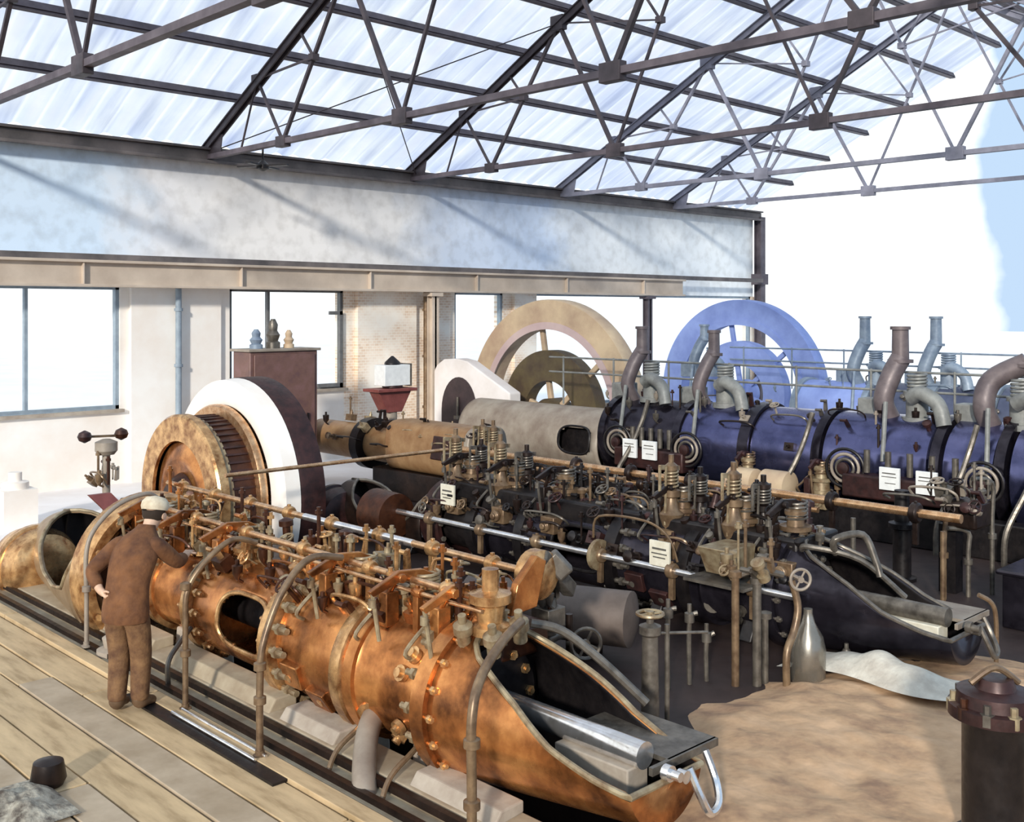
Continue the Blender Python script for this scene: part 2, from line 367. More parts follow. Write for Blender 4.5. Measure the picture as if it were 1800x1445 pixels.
def clothp(u, v):
    x = 8.35+v*.62+.12*math.sin(u*6)+.35*u; y = 5.25-1.55*u
    z = .13+.13*max(0,math.sin(PI*v))*max(0,math.sin(PI*u))*(.6+.9*noise.noise(Vector((x*2,y*3,4)))+.4)
    return Vector((x,y,z))
b = heap('c', clothp, 50, 26, SACK)
tag(b.build('sacking_sheet', SACK), 'crumpled pale sacking sheet lying between the sand and dark engine', 'sheet')

# ------------------------------------------------------------------ setting: walls
YW = 20.
def wseg(b, x0, x1, z0, z1, y=YW, t=.35): b.box(((x0+x1)/2, y+t/2, (z0+z1)/2), (x1-x0, t, z1-z0))
wins = [(2.6,8.87,1.43),(11.2,14.05,1.58),(17.35,19.0,1.25),(19.8,30.3,.7)]  # last window widened in place of brick so that stretch shows white
b = MB(); prev = 0.
for x0,x1,z0 in wins:
    wseg(b, prev, x0, 0, 3.78); wseg(b, x0, x1, 0, z0); prev = x1
    if x1 == 14.05:
        struct(b.build('wall_left', NEARWHITE, smooth=False, loc=(0,YW,0))); b = MB()
wseg(b, prev, 30.6, 0, 3.78)
struct(b.build('wall_left', BRICK, smooth=False, loc=(0,YW,0)))
b = MB(); wseg(b, 0, 30.4, 3.78, 6.5); struct(b.build('wall_left', PLASTER, smooth=False, loc=(0,YW,0)))
for i,(x0,x1,z0) in enumerate(wins):
    r = struct(thing('window_%d'%(i+1),(x0,YW,z0),'','')) ; del r['label']; del r['category']
    fm = FRAME if i in (1,) else FRAMEB
    b = MB(); t=.07; z1=3.78
    b.box(((x0+x1)/2,YW+.1,z0+t/2),(x1-x0,.12,t)); b.box((x0+t/2,YW+.1,(z0+z1)/2),(t,.12,z1-z0)); b.box((x1-t/2,YW+.1,(z0+z1)/2),(t,.12,z1-z0)); b.box(((x0+x1)/2,YW+.1,z1-t/2),(x1-x0,.12,t))
    nm = {0:[7.15],1:[12.15],2:[],3:[]}[i]
    for xm in nm: b.box((xm,YW+.1,(z0+z1)/2),(.06,.1,z1-z0))
    b.build('window_frame', fm, r, False)
    MB().box(((x0+x1)/2,YW+.13,(z0+z1)/2),(x1-x0-.05,.012,z1-z0-.05)).build('pane', GLASS, r, False)
    MB().box(((x0+x1)/2,YW-.04,z0-.03),(x1-x0+.1,.12,.06)).build('window_sill', CONCP, r, False)
# opened casement in window 2 (dark hinged frame)
r = struct(thing('window_6',(13.4,YW-.1,1.62),'','')); del r['label']; del r['category']
b = MB(); 
for (xx0,xx1,zz0,zz1) in [(13.3,13.95,1.62,1.70),(13.87,13.95,1.62,3.3),(13.6,13.95,3.22,3.3)]:
    b.box(((xx0+xx1)/2,YW-.08,(zz0+zz1)/2),(xx1-xx0,.05,zz1-zz0))
b.build('window_frame', FRAME, r, False)
# piers and downpipes on the wall
for i,(xc,wd,m_) in enumerate([(9.95,.10,FRAMEB),(16.25,.12,PIPE)]):
    b = MB(); b.cyl((xc,YW-.24,0),(xc,YW-.24,3.75),wd/2+.01,n=12)
    for zz in (1,2.2,3.3): b.cyl((xc,YW-.24,zz),(xc,YW-.24,zz+.06),wd/2+.035,n=12)
    tag(b.build('downpipe', m_), ['slim blue-grey pipe on the white pier between the two left windows','tan pipe running up the brick pier under the beige girder'][i], 'pipe')
for xc, wd in ((15.2,1.7),(16.75,.7),(19.7,.8)):
    MBo = MB(); MBo.box((xc,YW-.06,1.88),(wd,.12,3.76)); struct(MBo.build('wall_pier', BRICK, smooth=False, loc=(0,YW,0)))
b = MB(); b.box((10.0,YW-.05,1.88),(1.9,.10,3.76)); struct(b.build('wall_pier', NEARWHITE, smooth=False, loc=(0,YW,0)))
# crane girder + eave beam
b = MB(); b.box((12.9,19.45,3.98),(25.8,.10,.42)).box((12.9,19.45,4.21),(25.8,.34,.05)).box((12.9,19.45,3.77),(25.8,.30,.05))
for i in range(8): b.box((1.5+i*3.2,19.45,3.98),(.03,.28,.40))
g = tag(b.build('crane_girder', GIRDER, smooth=False, bevel=.008), 'long beige riveted girder running across the wall above the windows', 'girder')
b = MB(); b.box((15.2,19.45,4.29),(29.8,.09,.12))
b.build('crane_rail', EAVE, None, False); bpy.context.scene.objects['crane_rail'].parent = g
bpy.context.scene.objects['crane_rail'].location = Vector(bpy.context.scene.objects['crane_rail'].location)-g.location
for i,(xc) in enumerate((16.2,24.2)):
    b = MB(); b.box((xc,19.45,1.86),(.05,.2,3.74)).box((xc,19.36,1.86),(.2,.02,3.74)).box((xc,19.54,1.86),(.2,.02,3.74)).box((xc,19.45,3.69),(.34,.34,.08)).box((xc,19.45,.03),(.36,.36,.06))
    tag(b.build('steel_column', [GIRDER,TRUSSD][i], smooth=False), ['beige steel column under the girder in front of the brick pier','slim grey column under the far end of the beige girder'][i], 'column')
b = MB(); b.box((15.2,19.85,6.42),(30.6,.24,.22)).box((15.2,19.70,6.30),(30.6,.12,.06)).box((15.2,19.85,6.56),(30.6,.4,.05))
tag(b.build('eave_beam', EAVE, smooth=False, bevel=.01), 'dark grey beam along the top of the wall carrying the trusses', 'beam')
b = MB(); b.box((30.5,19.8,3.2),(.06,.26,6.4)).box((30.5,19.68,3.2),(.26,.03,6.4)).box((30.5,19.92,3.2),(.26,.03,6.4)).box((30.5,19.8,4.35),(.4,.4,.35)).box((30.5,19.8,.04),(.5,.5,.08))
tag(b.build('steel_column', TRUSSD, smooth=False), 'tall grey corner column at the open end of the building', 'column')

# ------------------------------------------------------------------ roof
YR = 11.3; SL = .505; ZE = 6.62
def rz(y): return ZE + SL*(20-y) if y >= YR else ZE + SL*(20-YR) - SL*(YR-y)
def roof_slope(ya, yb, name, mt=None):
    b = MB(); N = 620; rows = 10
    g = []
    for j in range(rows+1):
        y = ya+(yb-ya)*j/rows
        g.append([b.bm.verts.new((i*30.9/N-.2, y, rz(y)+.24+.035*math.sin(2*PI*i/N*30.9/.42))) for i in range(N+1)])
    for j in range(rows):
        for i in range(N): b.bm.faces.new((g[j][i],g[j][i+1],g[j+1][i+1],g[j+1][i]))
    return struct(b.build(name, mt or ROOF, loc=(0,0,0)))
roof_slope(20.3, YR, 'ceiling'); roof_slope(YR, 2.4, 'ceiling', GLASS)  # clear glazing of the near slope is made up to let sun onto the wall
for i,y in enumerate([18.65,17.35,16.05,14.75,13.4,12.1,11.3,9.9,8.6,7.3,6.0,4.7,3.4]):
    b = MB(); z = rz(y)+.13; b.box((15.2,y,z),(30.8,.10,.14),rx=(-1 if y>YR else 1)*math.atan(SL)).box((15.2,y,z-.07),(30.8,.16,.02))
    nm = ['lowest','second lowest','third lowest','fourth lowest','fifth lowest','sixth lowest']
    lb = ('%s long dark purlin under the left roof slope, counted up from the wall' % nm[i]) if i < 6 else ('dark ridge purlin under the crown of the roof' if i == 6 else 'dark purlin under the near roof slope above the engines')
    tag(b.build('purlin', TRUSSD, smooth=False), lb, 'purlin', None if i < 7 else 'purlins under the near roof slope')

def truss(X, label):
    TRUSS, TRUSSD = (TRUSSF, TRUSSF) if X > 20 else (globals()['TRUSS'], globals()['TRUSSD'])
    r = thing('roof_truss',(X,11.5,6.4), label, 'roof truss')
    zc = 6.40; ya, yb = 19.9, 2.9
    mk = lambda y: (X,y,rz(y))
    ck = lambda y: (X,y,zc)
    for y0 in (ya,yb):
        b = MB(); p0 = Vector((X,y0,zc+.14)); p1 = Vector((X,YR,rz(YR)-.02))
        for dx in (-.055,.055): b.bar(p0+Vector((dx,0,0)),p1+Vector((dx,0,0)),.03,.15)
        b.bar(p0+Vector((0,0,.06)),p1+Vector((0,0,.06)),.20,.025)
        b.build('rafter', TRUSS, r, False)
    b = MB()
    for dx in (-.045,.045): b.bar((X+dx,ya,zc),(X+dx,yb,zc),.025,.09)
    b.bar((X,ya,zc-.04),(X,yb,zc-.04),.12,.02).build('bottom_chord', TRUSSD, r, False)
    T = rz(YR)
    def side(f):   # f maps half-span y to y
        R = {k:(X,f(k),rz(f(k))) for k in (18.65,17.9,16.5,15.0,13.3,YR)}
        C = {k:(X,f(k),zc) for k in (18.5,17.0,13.5)}
        m1 = tuple((Vector(R[15.0])+Vector(C[17.0]))/2); m2 = tuple((Vector(R[YR])*.5+Vector(C[13.5])*.5))
        S = [(R[15.0],C[17.0],.06),(R[15.0],C[13.5],.07),(R[17.9],C[17.0],.045),(R[17.9],C[18.5],.03),(R[16.5],m1,.04),(R[17.9],m1,.035),(R[YR],C[13.5],.05),(R[13.3],m2,.04),(R[15.0],m2,.03)]
        for p,q,wd in S: MB().bar(p,q,wd,wd).build('strut', TRUSS, r, False)
        G = [(R[15.0],.34,.30),(C[13.5],.36,.26),(C[17.0],.30,.20),(m1,.14,.12),(m2,.14,.12),((X,f(19.8),zc+.12),.55,.30),(R[17.9],.2,.16),(R[13.3],.2,.16)]
        for p,a,c in G:
            if a > .5:
                b = MB(); b.prism([(X-.012,f(19.95),zc-.05),(X-.012,f(19.3),zc-.05),(X-.012,f(19.2),zc+.40),(X-.012,f(19.35),zc+.42),(X-.012,f(19.95),zc+.2)],(.024,0,0))
            else: b = MB(); b.box(p,(.15,a,c))
            b.build('gusset_plate', TRUSS, r, False, bevel=.01)
    side(lambda y:y); side(lambda y:2*YR-y)
    MB().box((X,YR,T-.06),(.03,.5,.34)).build('gusset_plate', TRUSS, r, False)
for X,l in ((.6,'dark steel roof truss above the photographer'),(5.5,'nearest roof truss, its pale bottom chord crossing the top left corner'),(10.6,'second roof truss, its heel plate standing on the wall beam at upper left'),(15.8,'third roof truss with its rafter joint at top centre'),(20.9,'fourth roof truss, middle of the receding row of trusses'),(25.8,'fifth roof truss, the farthest one by the bright open end')):
    if X < 1: continue
    truss(X,l)
# tie rods of wind bracing in the first bays
b = MB(); b.cyl((10.6,19.6,6.5),(15.8,15.0,rz(15.0)),.012,n=6).cyl((15.8,19.6,6.5),(10.6,15.0,rz(15.0)),.012,n=6)
tag(b.build('bracing_rods', TRUSS), 'thin crossed bracing rods between the second and third trusses', 'bracing rod')
# pendant light fitting under second truss
r = thing('pulley_block',(10.9,18.2,6.0),'small dark pulley block with blades hanging under the second truss','pulley block')
b = MB(); b.cyl((10.9,18.2,6.0),(10.9,18.2,6.5),.02); b.build('hanger', BLACK, r)
b = MB(); b.lathe((10.9,18.2,6.0),(0,0,1),[(0,.03),(.04,.12),(.12,.12),(.2,.04)],16); b.build('hub', BLACK, r)
for k in range(4):
    a_ = k*PI/2+.5; MB().box((10.9+.32*math.cos(a_),18.2+.32*math.sin(a_),6.1),(.44,.10,.03),rz=a_).build('blade', BLACK, r, False)

# ------------------------------------------------------------------ engine parts
def stud_ring(fl, X, Z, y, R, n, L, m, r=.022, dirn=-1, phase=0, half=False):
    """studs with nuts around a flange, one child object each, shared mesh"""
    b = MB(); b.lathe((0,0,0),(0,dirn,0),[(0,r),(L,r)],8); b.lathe((0,L*.35*dirn,0),(0,dirn,0),[(0,r*1.75),(r*1.6,r*1.75)],6)
    first = None
    me = None
    for i in range(n):
        a = 2*PI*i/n+phase
        p = Vector((X+R*math.cos(a), y, Z+R*math.sin(a)))
        if me is None:
            bm = b.bm; me = bpy.data.meshes.new('stud'); bm.to_mesh(me); bm.free(); me.materials.append(m)
            for q in me.polygons: q.use_smooth = True
            me.set_sharp_from_angle(angle=.6)
        sub(None, 'stud', me, p, fl)

def oval_frame(X, Z, y0, y1, R, oc, ow, oh, m, rim, root, inner=BLACK, n=64, name='distance_piece'):
    """tube with an oval hand hole on the camera side, centre height angle 0 (horizontal -x)"""
    b = MB(); NY = 44; NT = n
    def ins(y, a):
        yy = (y-oc)/ow; zz = (R*a)/oh
        return abs(yy)**3+abs(zz)**3 < 1
    g = [[b.bm.verts.new((X-R*math.cos(2*PI*t/NT), y0+(y1-y0)*j/NY, Z+R*math.sin(2*PI*t/NT))) for t in range(NT)] for j in range(NY+1)]
    for j in range(NY):
        for t in range(NT):
            a = (t+.5)*2*PI/NT; a = a if a < PI else a-2*PI
            if not ins(y0+(y1-y0)*(j+.5)/NY, a-.12): b.bm.faces.new((g[j][t],g[j][(t+1)%NT],g[j+1][(t+1)%NT],g[j+1][t]))
    d = b.build(name, m, root, solid=.03)
    pts = []
    for k in range(40):
        th = 2*PI*k/40; c, s_ = math.cos(th), math.sin(th)
        e = 2/3.
        yy = oc+ow*(abs(c)**e)*(1 if c>0 else -1); a = .12+oh/R*(abs(s_)**e)*(1 if s_>0 else -1)
        pts.append((X-(R+.015)*math.cos(a), yy, Z+(R+.015)*math.sin(a)))
    MB().tube(pts, .022, 8, True, 1).build('opening_rim', rim, d) if d.name in ORG else None
    b = MB(); b.cyl((X,y0,Z),(X,y1,Z),R*.35,n=16)
    b.build('piston_rod', inner, root)
    return d

CUT = [(0,1),(.035,1),(.08,.87),(.16,.80),(.28,.745),(.44,.67),(.64,.545),(.85,.465),(1,.43)]
def interp(t, T):
    for (a,p),(c,q) in zip(T,T[1:]):
        if t <= c: return p+(q-p)*(t-a)/(c-a)
    return T[-1][1]
def scoop(X, Z, y0, y1, R0, R1, m, rim, root, flip=1, name='tail_housing', cut=None):
    cut = cut or CUT
    """open ended half shell: full circle at y0, opening toward y1, slanting cut"""
    NY, NT = 30, 40; b = MB(); e1 = []; e2 = []; g = []
    for j in range(NY+1):
        t = j/NY; y = y0+(y1-y0)*t; R = R0+(R1-R0)*t
        c = PI*interp(t, cut)
        row = []
        for k in range(NT+1):
            a = -c+2*c*k/NT
            row.append(b.bm.verts.new((X+R*math.sin(a), y, Z-R*math.cos(a))))
        g.append(row); e1.append(row[0].co.copy()); e2.append(row[-1].co.copy())
    for j in range(NY):
        for k in range(NT): b.bm.faces.new((g[j][k],g[j][k+1],g[j+1][k+1],g[j+1][k]))
    # end plate (half disc)
    cc = b.bm.verts.new((X, y1, Z-R1*math.cos(PI*min(.5,cut[-1][1]))))
    for k in range(NT): b.bm.faces.new((g[NY][k],g[NY][k+1],cc))
    d = b.build(name, m, root, solid=.035)
    d.data.materials.append(BLACK); d.modifiers['Solid'].material_offset = 1; d.modifiers['Solid'].material_offset_rim = 0  # inner faces coloured black for the shade inside the shell
    if sum((p.normal.x*(p.center.x+ORG[d.name].x-X)+p.normal.z*(p.center.z+ORG[d.name].z-Z)) for p in d.data.polygons) < 0: d.data.flip_normals()
    d.modifiers['Solid'].offset = -1
    MB().tube(e1[1:]+e2[:0:-1], .022, 8, False, 1).build('rim', rim, d)
    return d

def handwheel(b, c, ax, R, r=.016):
    c = Vector(c); ax = Vector(ax).normalized(); u = ax.orthogonal().normalized(); v = ax.cross(u)
    b.ring(c, ax, R, r, 24, 6)
    for k in range(4):
        a = k*PI/2+.4; b.cyl(c, c+(u*math.cos(a)+v*math.sin(a))*R, r*.7, n=6)
    b.lathe(c-ax*.02, ax, [(0,r*2),(.04,r*2)], 10)
    return b

def valve_station(root, X, Z, R, y, P, h=.35, sgn=-1, cage=True):
    """one valve group on top of a cylinder: bonnet, spring, rocker, push rod, cage box, cups"""
    c1, c2, c3 = P[:3]; z0 = Z+R-.04
    b = MB(); b.lathe((X,y,z0-.05),(0,0,1),[(0,.17),(.1,.17),(.1,.13),(h*.45,.12),(h*.45,.16),(h*.55,.16),(h*.55,.09),(h*.8,.08),(h*.8,.11),(h*.88,.11),(h,.05)],20)
    vb = b.build('valve_bonnet', c1, root)
    for k in range(6):
        a = k*PI/3; 
    b = MB(); b.helix((X+.02,y,z0+h*.55),.105,.013,h*.42,5); b.build('valve_spring', c3, root)
    xo = X+sgn*(R+.02)
    zt = z0+h*.92
    b = MB(); b.prism([(X+.14,y-.02,zt-.03),(X-.02,y-.02,zt+.05),(xo*.5+X*.5,y-.02,zt+.07),(xo-.03,y-.02,zt-.04),(xo,y-.02,zt-.08),((X+xo)/2,y-.02,zt-.01)],(0,.045,0))
    b.cyl(((X+xo)/2,y-.06,zt+.02),((X+xo)/2,y+.08,zt+.02),.035,n=12); b.build('rocker_arm', c2, root, bevel=.006)
    b = MB(); b.cyl((xo,y,zt-.05),(xo+.05,y-.02,Z+R*.75),.017,n=8); b.lathe((xo,y,zt-.16),(0,0,1),[(0,.03),(.06,.03)],10); b.build('push_rod', c3, root)
    b = MB(); b.box(((X+xo)/2,y+.12,z0+.10),(.12,.10,.26)).cyl(((X+xo)/2,y+.12,z0+.2),((X+xo)/2,y+.03,zt),.022,n=8); b.build('rocker_bracket', c2, root, bevel=.008)
    if cage:
        b = MB(); b.box((xo+.10,y-.14,Z+R*.55),(.17,.22,.20)); b.lathe((xo+.01,y-.14,Z+R*.55),(-1,0,0),[(0,.07),(.05,.07),(.05,.04),(.09,.04)],14); b.build('valve_cage', c1, root, bevel=.012)
    b = MB(); b.lathe((X+.05,y-.24,z0-.03),(0,0,1),[(0,.02),(.10,.02),(.10,.045),(.17,.05),(.19,.02),(.23,.02),(.23,.035),(.25,.035)],12); b.build('oil_cup', c3, root)
    b = MB(); b.tube([(X+.16,y+.1,z0-.02),(X+.2,y+.12,z0+.16),(X+.02,y+.2,z0+.24),(X-.2,y+.22,z0+.14),(xo+.03,y+.24,Z+.36),(xo+.10,y+.24,Z+.28)],.016,6); b.build('oil_pipe', c3, root)

def clutter(root, X, Z, R, ya, yb, n, P, seed, dz=.5, side=-1, amin=.15):
    """small fittings fixed on the upper and camera side of an engine"""
    rr = random.Random(seed)
    for i in range(n):
        y = rr.uniform(ya,yb); a = rr.uniform(amin,2.0); m = P[rr.randrange(len(P))]
        px = X+side*R*math.cos(a); pz = Z+R*math.sin(a); d = Vector((side*math.cos(a),0,math.sin(a)))
        p = Vector((px,y,pz)); k = rr.randrange(7); s_ = rr.uniform(.7,1.25)
        b = MB()
        if k == 0:
            b.lathe(p-d*.03,d,[(0,.05*s_),(.06,.05*s_),(.06,.03*s_),(.14*s_,.03*s_),(.14*s_,.055*s_),(.18*s_,.055*s_),(.2*s_,.015)],12); nm='pipe_union'
        elif k == 1:
            q = p+d*.16*s_; b.cyl(p-d*.02,q,.018,n=8); handwheel(b,q,d,.065*s_,.011); nm='hand_valve'
        elif k == 2:
            L = rr.uniform(.25,.6); b.tube([p-d*.02,p+d*.10,p+d*.14+Vector((0,L*.3,.02)),p+d*.13+Vector((0,L,0)),p-d*.02+Vector((0,L,0))],.014*s_,6); nm='oil_pipe'
        elif k == 3:
            b.box(p+d*.04,(.11*s_,.16*s_,.12*s_),ry=a); b.lathe(p+d*.09,d,[(0,.03),(.06,.03),(.06,.015),(.1,.015)],10); nm='lubricator_box'
        elif k == 4:
            q = p+Vector((side*.04,0,.02)); b.cyl(p-d*.02,q,.015,n=6); b.lathe(q,(0,0,1),[(0,.018),(.05,.045*s_),(.12*s_,.05*s_),(.13*s_,.02),(.17*s_,.02)],12); nm='oil_cup'
        elif k == 5:
            h = rr.uniform(.15,.4)*dz*2; b.cyl(p,p+Vector((0,0,h)),.016*s_,n=8).lathe(p+Vector((0,0,h)),(0,0,1),[(0,.035),(.03,.035),(.03,.02),(.06,.02)],8); nm='spindle'
        else:
            L = rr.uniform(.12,.25); b.prism([p+Vector((0,-.03,0)),p+Vector((0,.03,0)),p+d*L+Vector((0,.02,0)),p+d*L+Vector((0,-.02,0))],(.04,0,.02)); b.cyl(p+d*L+Vector((-.02,-.04,0)),p+d*L+Vector((-.02,.06,0)),.022,n=8); nm='bracket'
        b.build(nm, m, root)

def lay_shaft(root, X, Z, y0, y1, r, m, mb, n=6, name='lay_shaft', drop=.28, dx=0.):
    b = MB(); b.cyl((X,y0,Z),(X,y1,Z),r,n=12)
    sh = b.build(name, m, root)
    for i in range(n):
        y = y0+(y1-y0)*(i+.5)/n
        b = MB(); b.lathe((X,y-.05,Z),(0,1,0),[(0,r*1.9),(.02,r*2.3),(.08,r*2.3),(.10,r*1.9)],14); b.box((X+dx*.5,y,Z-drop*.5),(.05,.06,drop)); b.box((X,y,Z+r*2.2),(.03,.03,.04))
        b.build('shaft_bearing', mb, root, bevel=.004)
    return sh

def near_engine(X, label, M, group=None, first=True):
    """horizontal tandem engine of the near pair. M: dict of materials"""
    Z = .53; r = thing('gas_engine',(X,8.5,-.65 if first else 0), label, 'engine')
    zf = -.65 if first else 0.
    B = lambda prof, name, m: MB().lathe((X,0,Z),(0,1,0),prof,48).build(name, m, r)
    # tail housing, cover and rod
    scoop(X, Z, 5.66, 4.03, .545, .36, M['body'], M['rim'], r)
    cv = B([(5.56,.40),(5.62,.42),(5.66,.54)], 'cylinder_cover', BLACK)
    stud_ring(cv, X, Z, 5.60, .34, 12, .08, M['stud'])
    MB().cyl((X,5.6,Z+.02),(X,4.2,Z+.02),.085,n=20).build('tail_rod', M['rod'], r)
    b = MB(); b.box((X-.02,4.55,Z-.16),(.20,.62,.22)); b.build('crosshead_guide', M['block'], r, bevel=.01)
    b = MB(); b.box((X+.36,4.50,Z-.02),(.50,.80,.03)).box((X+.27,4.10,Z-.03),(.68,.03,.05)); b.build('step_plate', M['plate'], r, False)
    b = MB(); b.tube([(X+.18,4.0,Z-.05),(X+.20,3.93,Z-.2),(X+.26,3.90,Z-.32),(X+.38,3.92,Z-.30),(X+.46,4.0,Z-.2),(X+.46,4.08,Z-.04)],.026,8); b.build('drain_pipe', M['rod'], r)
    b = MB(); b.lathe((X-.02,4.03,Z-.02),(0,-1,0),[(0,.05),(.05,.05),(.05,.03),(.12,.03)],12); b.lathe((X+.12,4.03,Z-.08),(0,-1,0),[(0,.04),(.06,.04)],12); b.build('cock', M['rod'], r)
    # bodies
    f = B([(5.66,.585),(5.80,.585),(5.82,.53)], 'flange', M['body']); stud_ring(f, X, Z, 5.66, .545, 18, .07, M['stud'], .018); stud_ring(f, X, Z, 5.82, .515, 14, .15, CREAM, .024, 1)
    B([(5.80,.50),(5.84,.465),(6.52,.470),(6.56,.50)], 'cylinder_barrel', M['body'])
    f2 = B([(5.81,.46),(5.815,.465)], 'gasket', BLACK)
    # long studs reaching back over the barrel
    f = B([(6.56,.535),(6.66,.545),(6.68,.50)], 'flange', M['body'])
    B([(6.68,.50),(6.70,.555),(6.82,.555),(6.88,.51)], 'collar', M['body2'])
    B([(6.86,.50),(7.3,.495),(7.66,.47),(7.72,.50)], 'cylinder_barrel', M['body'])
    f = B([(7.68,.565),(7.84,.565),(7.86,.45)], 'flange', M['body2']); stud_ring(f, X, Z, 7.68, .53, 18, .2, CREAM if first else M['stud'], .028); stud_ring(f, X, Z, 7.86, .47, 16, .12, M['stud'], .02, 1)
    oval_frame(X, Z, 7.86, 9.20, .43, 8.32, .40, .25, M['body'], M['body2'], r)
    f = B([(9.18,.50),(9.32,.50),(9.34,.40)], 'flange', M['body2']); stud_ring(f, X, Z, 9.18, .465, 16, .16, M['stud'], .024)
    B([(9.32,.40),(9.38,.39),(10.08,.39),(10.12,.42)], 'cylinder_barrel', M['body'])
    f = B([(10.10,.455),(10.26,.455),(10.28,.35)], 'flange', M['body2']); stud_ring(f, X, Z, 9.34, .43, 14, .13, M['stud'], .02, 1)
    B([(10.26,.36),(10.8,.36)], 'neck', M['dark'])
    for k,(yy,aa) in enumerate([(6.1,3.6),(5.95,4.0),(6.2,3.9),(6.05,2.75),(6.0,2.45),(7.3,4.05),(7.1,3.75),(7.45,3.5)]):   # lugs on barrels
        d = Vector((math.cos(aa),0,math.sin(aa))); p = Vector((X,yy,Z))+d*.47
        b = MB(); b.lathe(p,d,[(0,.06),(.04,.06),(.04,.035),(.07,.035)],10); b.build('lug', M['lug'], r)
    # side doors on second barrel
    for yy,aa in ((7.42,3.45),(7.12,3.75)):
        d = Vector((math.cos(aa),0,math.sin(aa))); p = Vector((X,yy,Z))+d*.5
        b = MB(); b.box(p,(.07,.24,.20),ry=-(aa-PI)); dd = b.build('cover_plate', M['door'], r, bevel=.01)
    # big frame ring and crank frame
    q_ = 1. if first else .62
    b = MB(); b.lathe((X,0,Z),(0,1,0),[(10.86,.60*q_),(10.80,.66*q_),(10.72,.70*q_),(10.72,.80*q_),(10.78,.83*q_),(11.06,.83*q_),(11.1,.78*q_),(11.1,.60*q_),(10.86,.60*q_)],56,cap=False)
    fr = b.build('frame_ring', M['ring'], r); stud_ring(fr, X, Z, 10.72, .75*q_, 14, .05, M['stud'], .02)
    B([(10.95,.62*q_),(11.0,.62*q_),(11.05,.2)], 'diaphragm', M['dark'])
    scoop(X, Z-.12, 11.1, 13.3, .78 if first else .5, .44 if first else .36, M['frame'], M['rim'], r, name='crank_frame', cut=[(0,1),(.04,.80),(.10,.60),(.22,.47),(.45,.42),(.62,.46),(.76,.62),(.86,.84),(.93,1),(1,1)])
    b = MB(); b.lathe((X-.32,12.95,.24),(0,1,0),[(0,.12),(.02,.30),(.08,.40),(.26,.45),(.34,.45),(.35,.48),(.43,.48),(.44,.43),(.8,.38),(.9,.2)],36); b.build('crank_bearing', M['ring'], r)
    b = MB(); b.box((X-.32,13.35,-.28),(.7,1.0,.30)); b.build('bearing_pedestal', M['frame'], r, bevel=.03)
    if first: MB().cyl((X+1.2,14.35,.6),(X+1.95,14.35,.6),.13,n=20).build('crankshaft', DARK, r)
    # belt guard bracket
    if first: b = MB(); b.prism([(X-.3,11.9,1.25),(X-.05,11.9,1.25),(X+.2,11.5,.85),(X-.02,11.5,.85)],(0,-.06,0)); b.build('bracket', RED, r)
    # pedestals
    for yy, wd in ((6.0,.16),(7.15,.16),(9.7,.16),(11.4,.3)):
        b = MB(); b.prism([(X-.42,yy,zf),(X+.42,yy,zf),(X+.30,yy,zf+.25),(X+.26,yy,Z-.32),(X-.26,yy,Z-.32),(X-.30,yy,zf+.25)],(0,wd,0)); b.build('pedestal', M['ped'], r, bevel=.02)
    # exhaust branch
    b = MB(); b.tube([(X-.25,6.60,Z-.25),(X-.32,6.54,Z-.24),(X-.36,6.49,Z-.23)],.10,16); b.lathe((X-.32,6.53,Z-.22),(-.6,-.4,-.35),[(0,.13),(.04,.13)],18); b.build('exhaust_elbow', M['pale'], r)
    # cross heads of top gear
    P = M['P']
    for yy in (5.75,6.35,7.15,8.9,9.75,10.6):
        valve_station(r, X, Z, .47, yy, P, M['vh'], cage=not first)
    zs = 1.28
    if first:
        lay_shaft(r, X-.13, zs, 5.45, 11.1, .026, M['rod2'], P[0], 6, drop=.36)
        lay_shaft(r, X-.22, zs-.05, 5.45, 11.1, .016, M['rod2'], P[1], 4, name='governor_rod', drop=.3)
        lay_shaft(r, X+.66, zs, 5.92, 11.9, .030, M['rod2'], P[0], 8, drop=.4)
        MB().cyl((X+.66,7.3,zs),(X+.66,9.0,zs),.034,n=12).build('polished_sleeve', STEEL, r)
        b = MB(); b.box((X+.66,8.9,zs-.42),(.3,6.2,.06)); b.build('shaft_bracket_rail', M['dark'], r, bevel=.01)
        MB().box((X+.3,8.2,Z+.36),(.5,5.3,.22)).build('gear_casing', M['dark'], r, bevel=.03)
    else:
        lay_shaft(r, X-.62, .62, 5.35, 12.2, .036, STEEL, P[0], 7, drop=.3)
        b = MB(); b.lathe((X-.62,7.78,.62),(0,1,0),[(0,.05),(.02,.17),(.07,.17),(.1,.06)],24); b.build('cam_disc', CREAM, r)
        b = MB(); b.tube([(X-.62,7.9,.80),(X-.64,7.8,1.05),(X-.6,7.2,1.08),(X-.58,6.9,.95),(X-.55,6.8,.7)],.014,6); b.build('oil_pipe', M['rod2'], r)
        b = MB(); b.lathe((X-.62,11.4,.55),(0,1,0),[(0,.12),(.02,.30),(.5,.32),(.52,.15)],28); b.build('governor_drum', M['drum'], r)
        MB().box((X+.1,8.2,Z+.40),(.8,5.3,.3)).build('gear_casing', M['dark'], r, bevel=.03)
        for xx,zz,m_ in ((X-.02,1.55,BRASS),(X+.25,1.42,BRASS)):
            pass
    clutter(r, X, Z, .50, 5.5, 11.0, M['n1'], P, 5 if first else 9, amin=.85 if first else .15)
    clutter(r, X+.3, Z+.2, .42, 5.5, 11.2, M['n2'], P, 15 if first else 19)
    return r

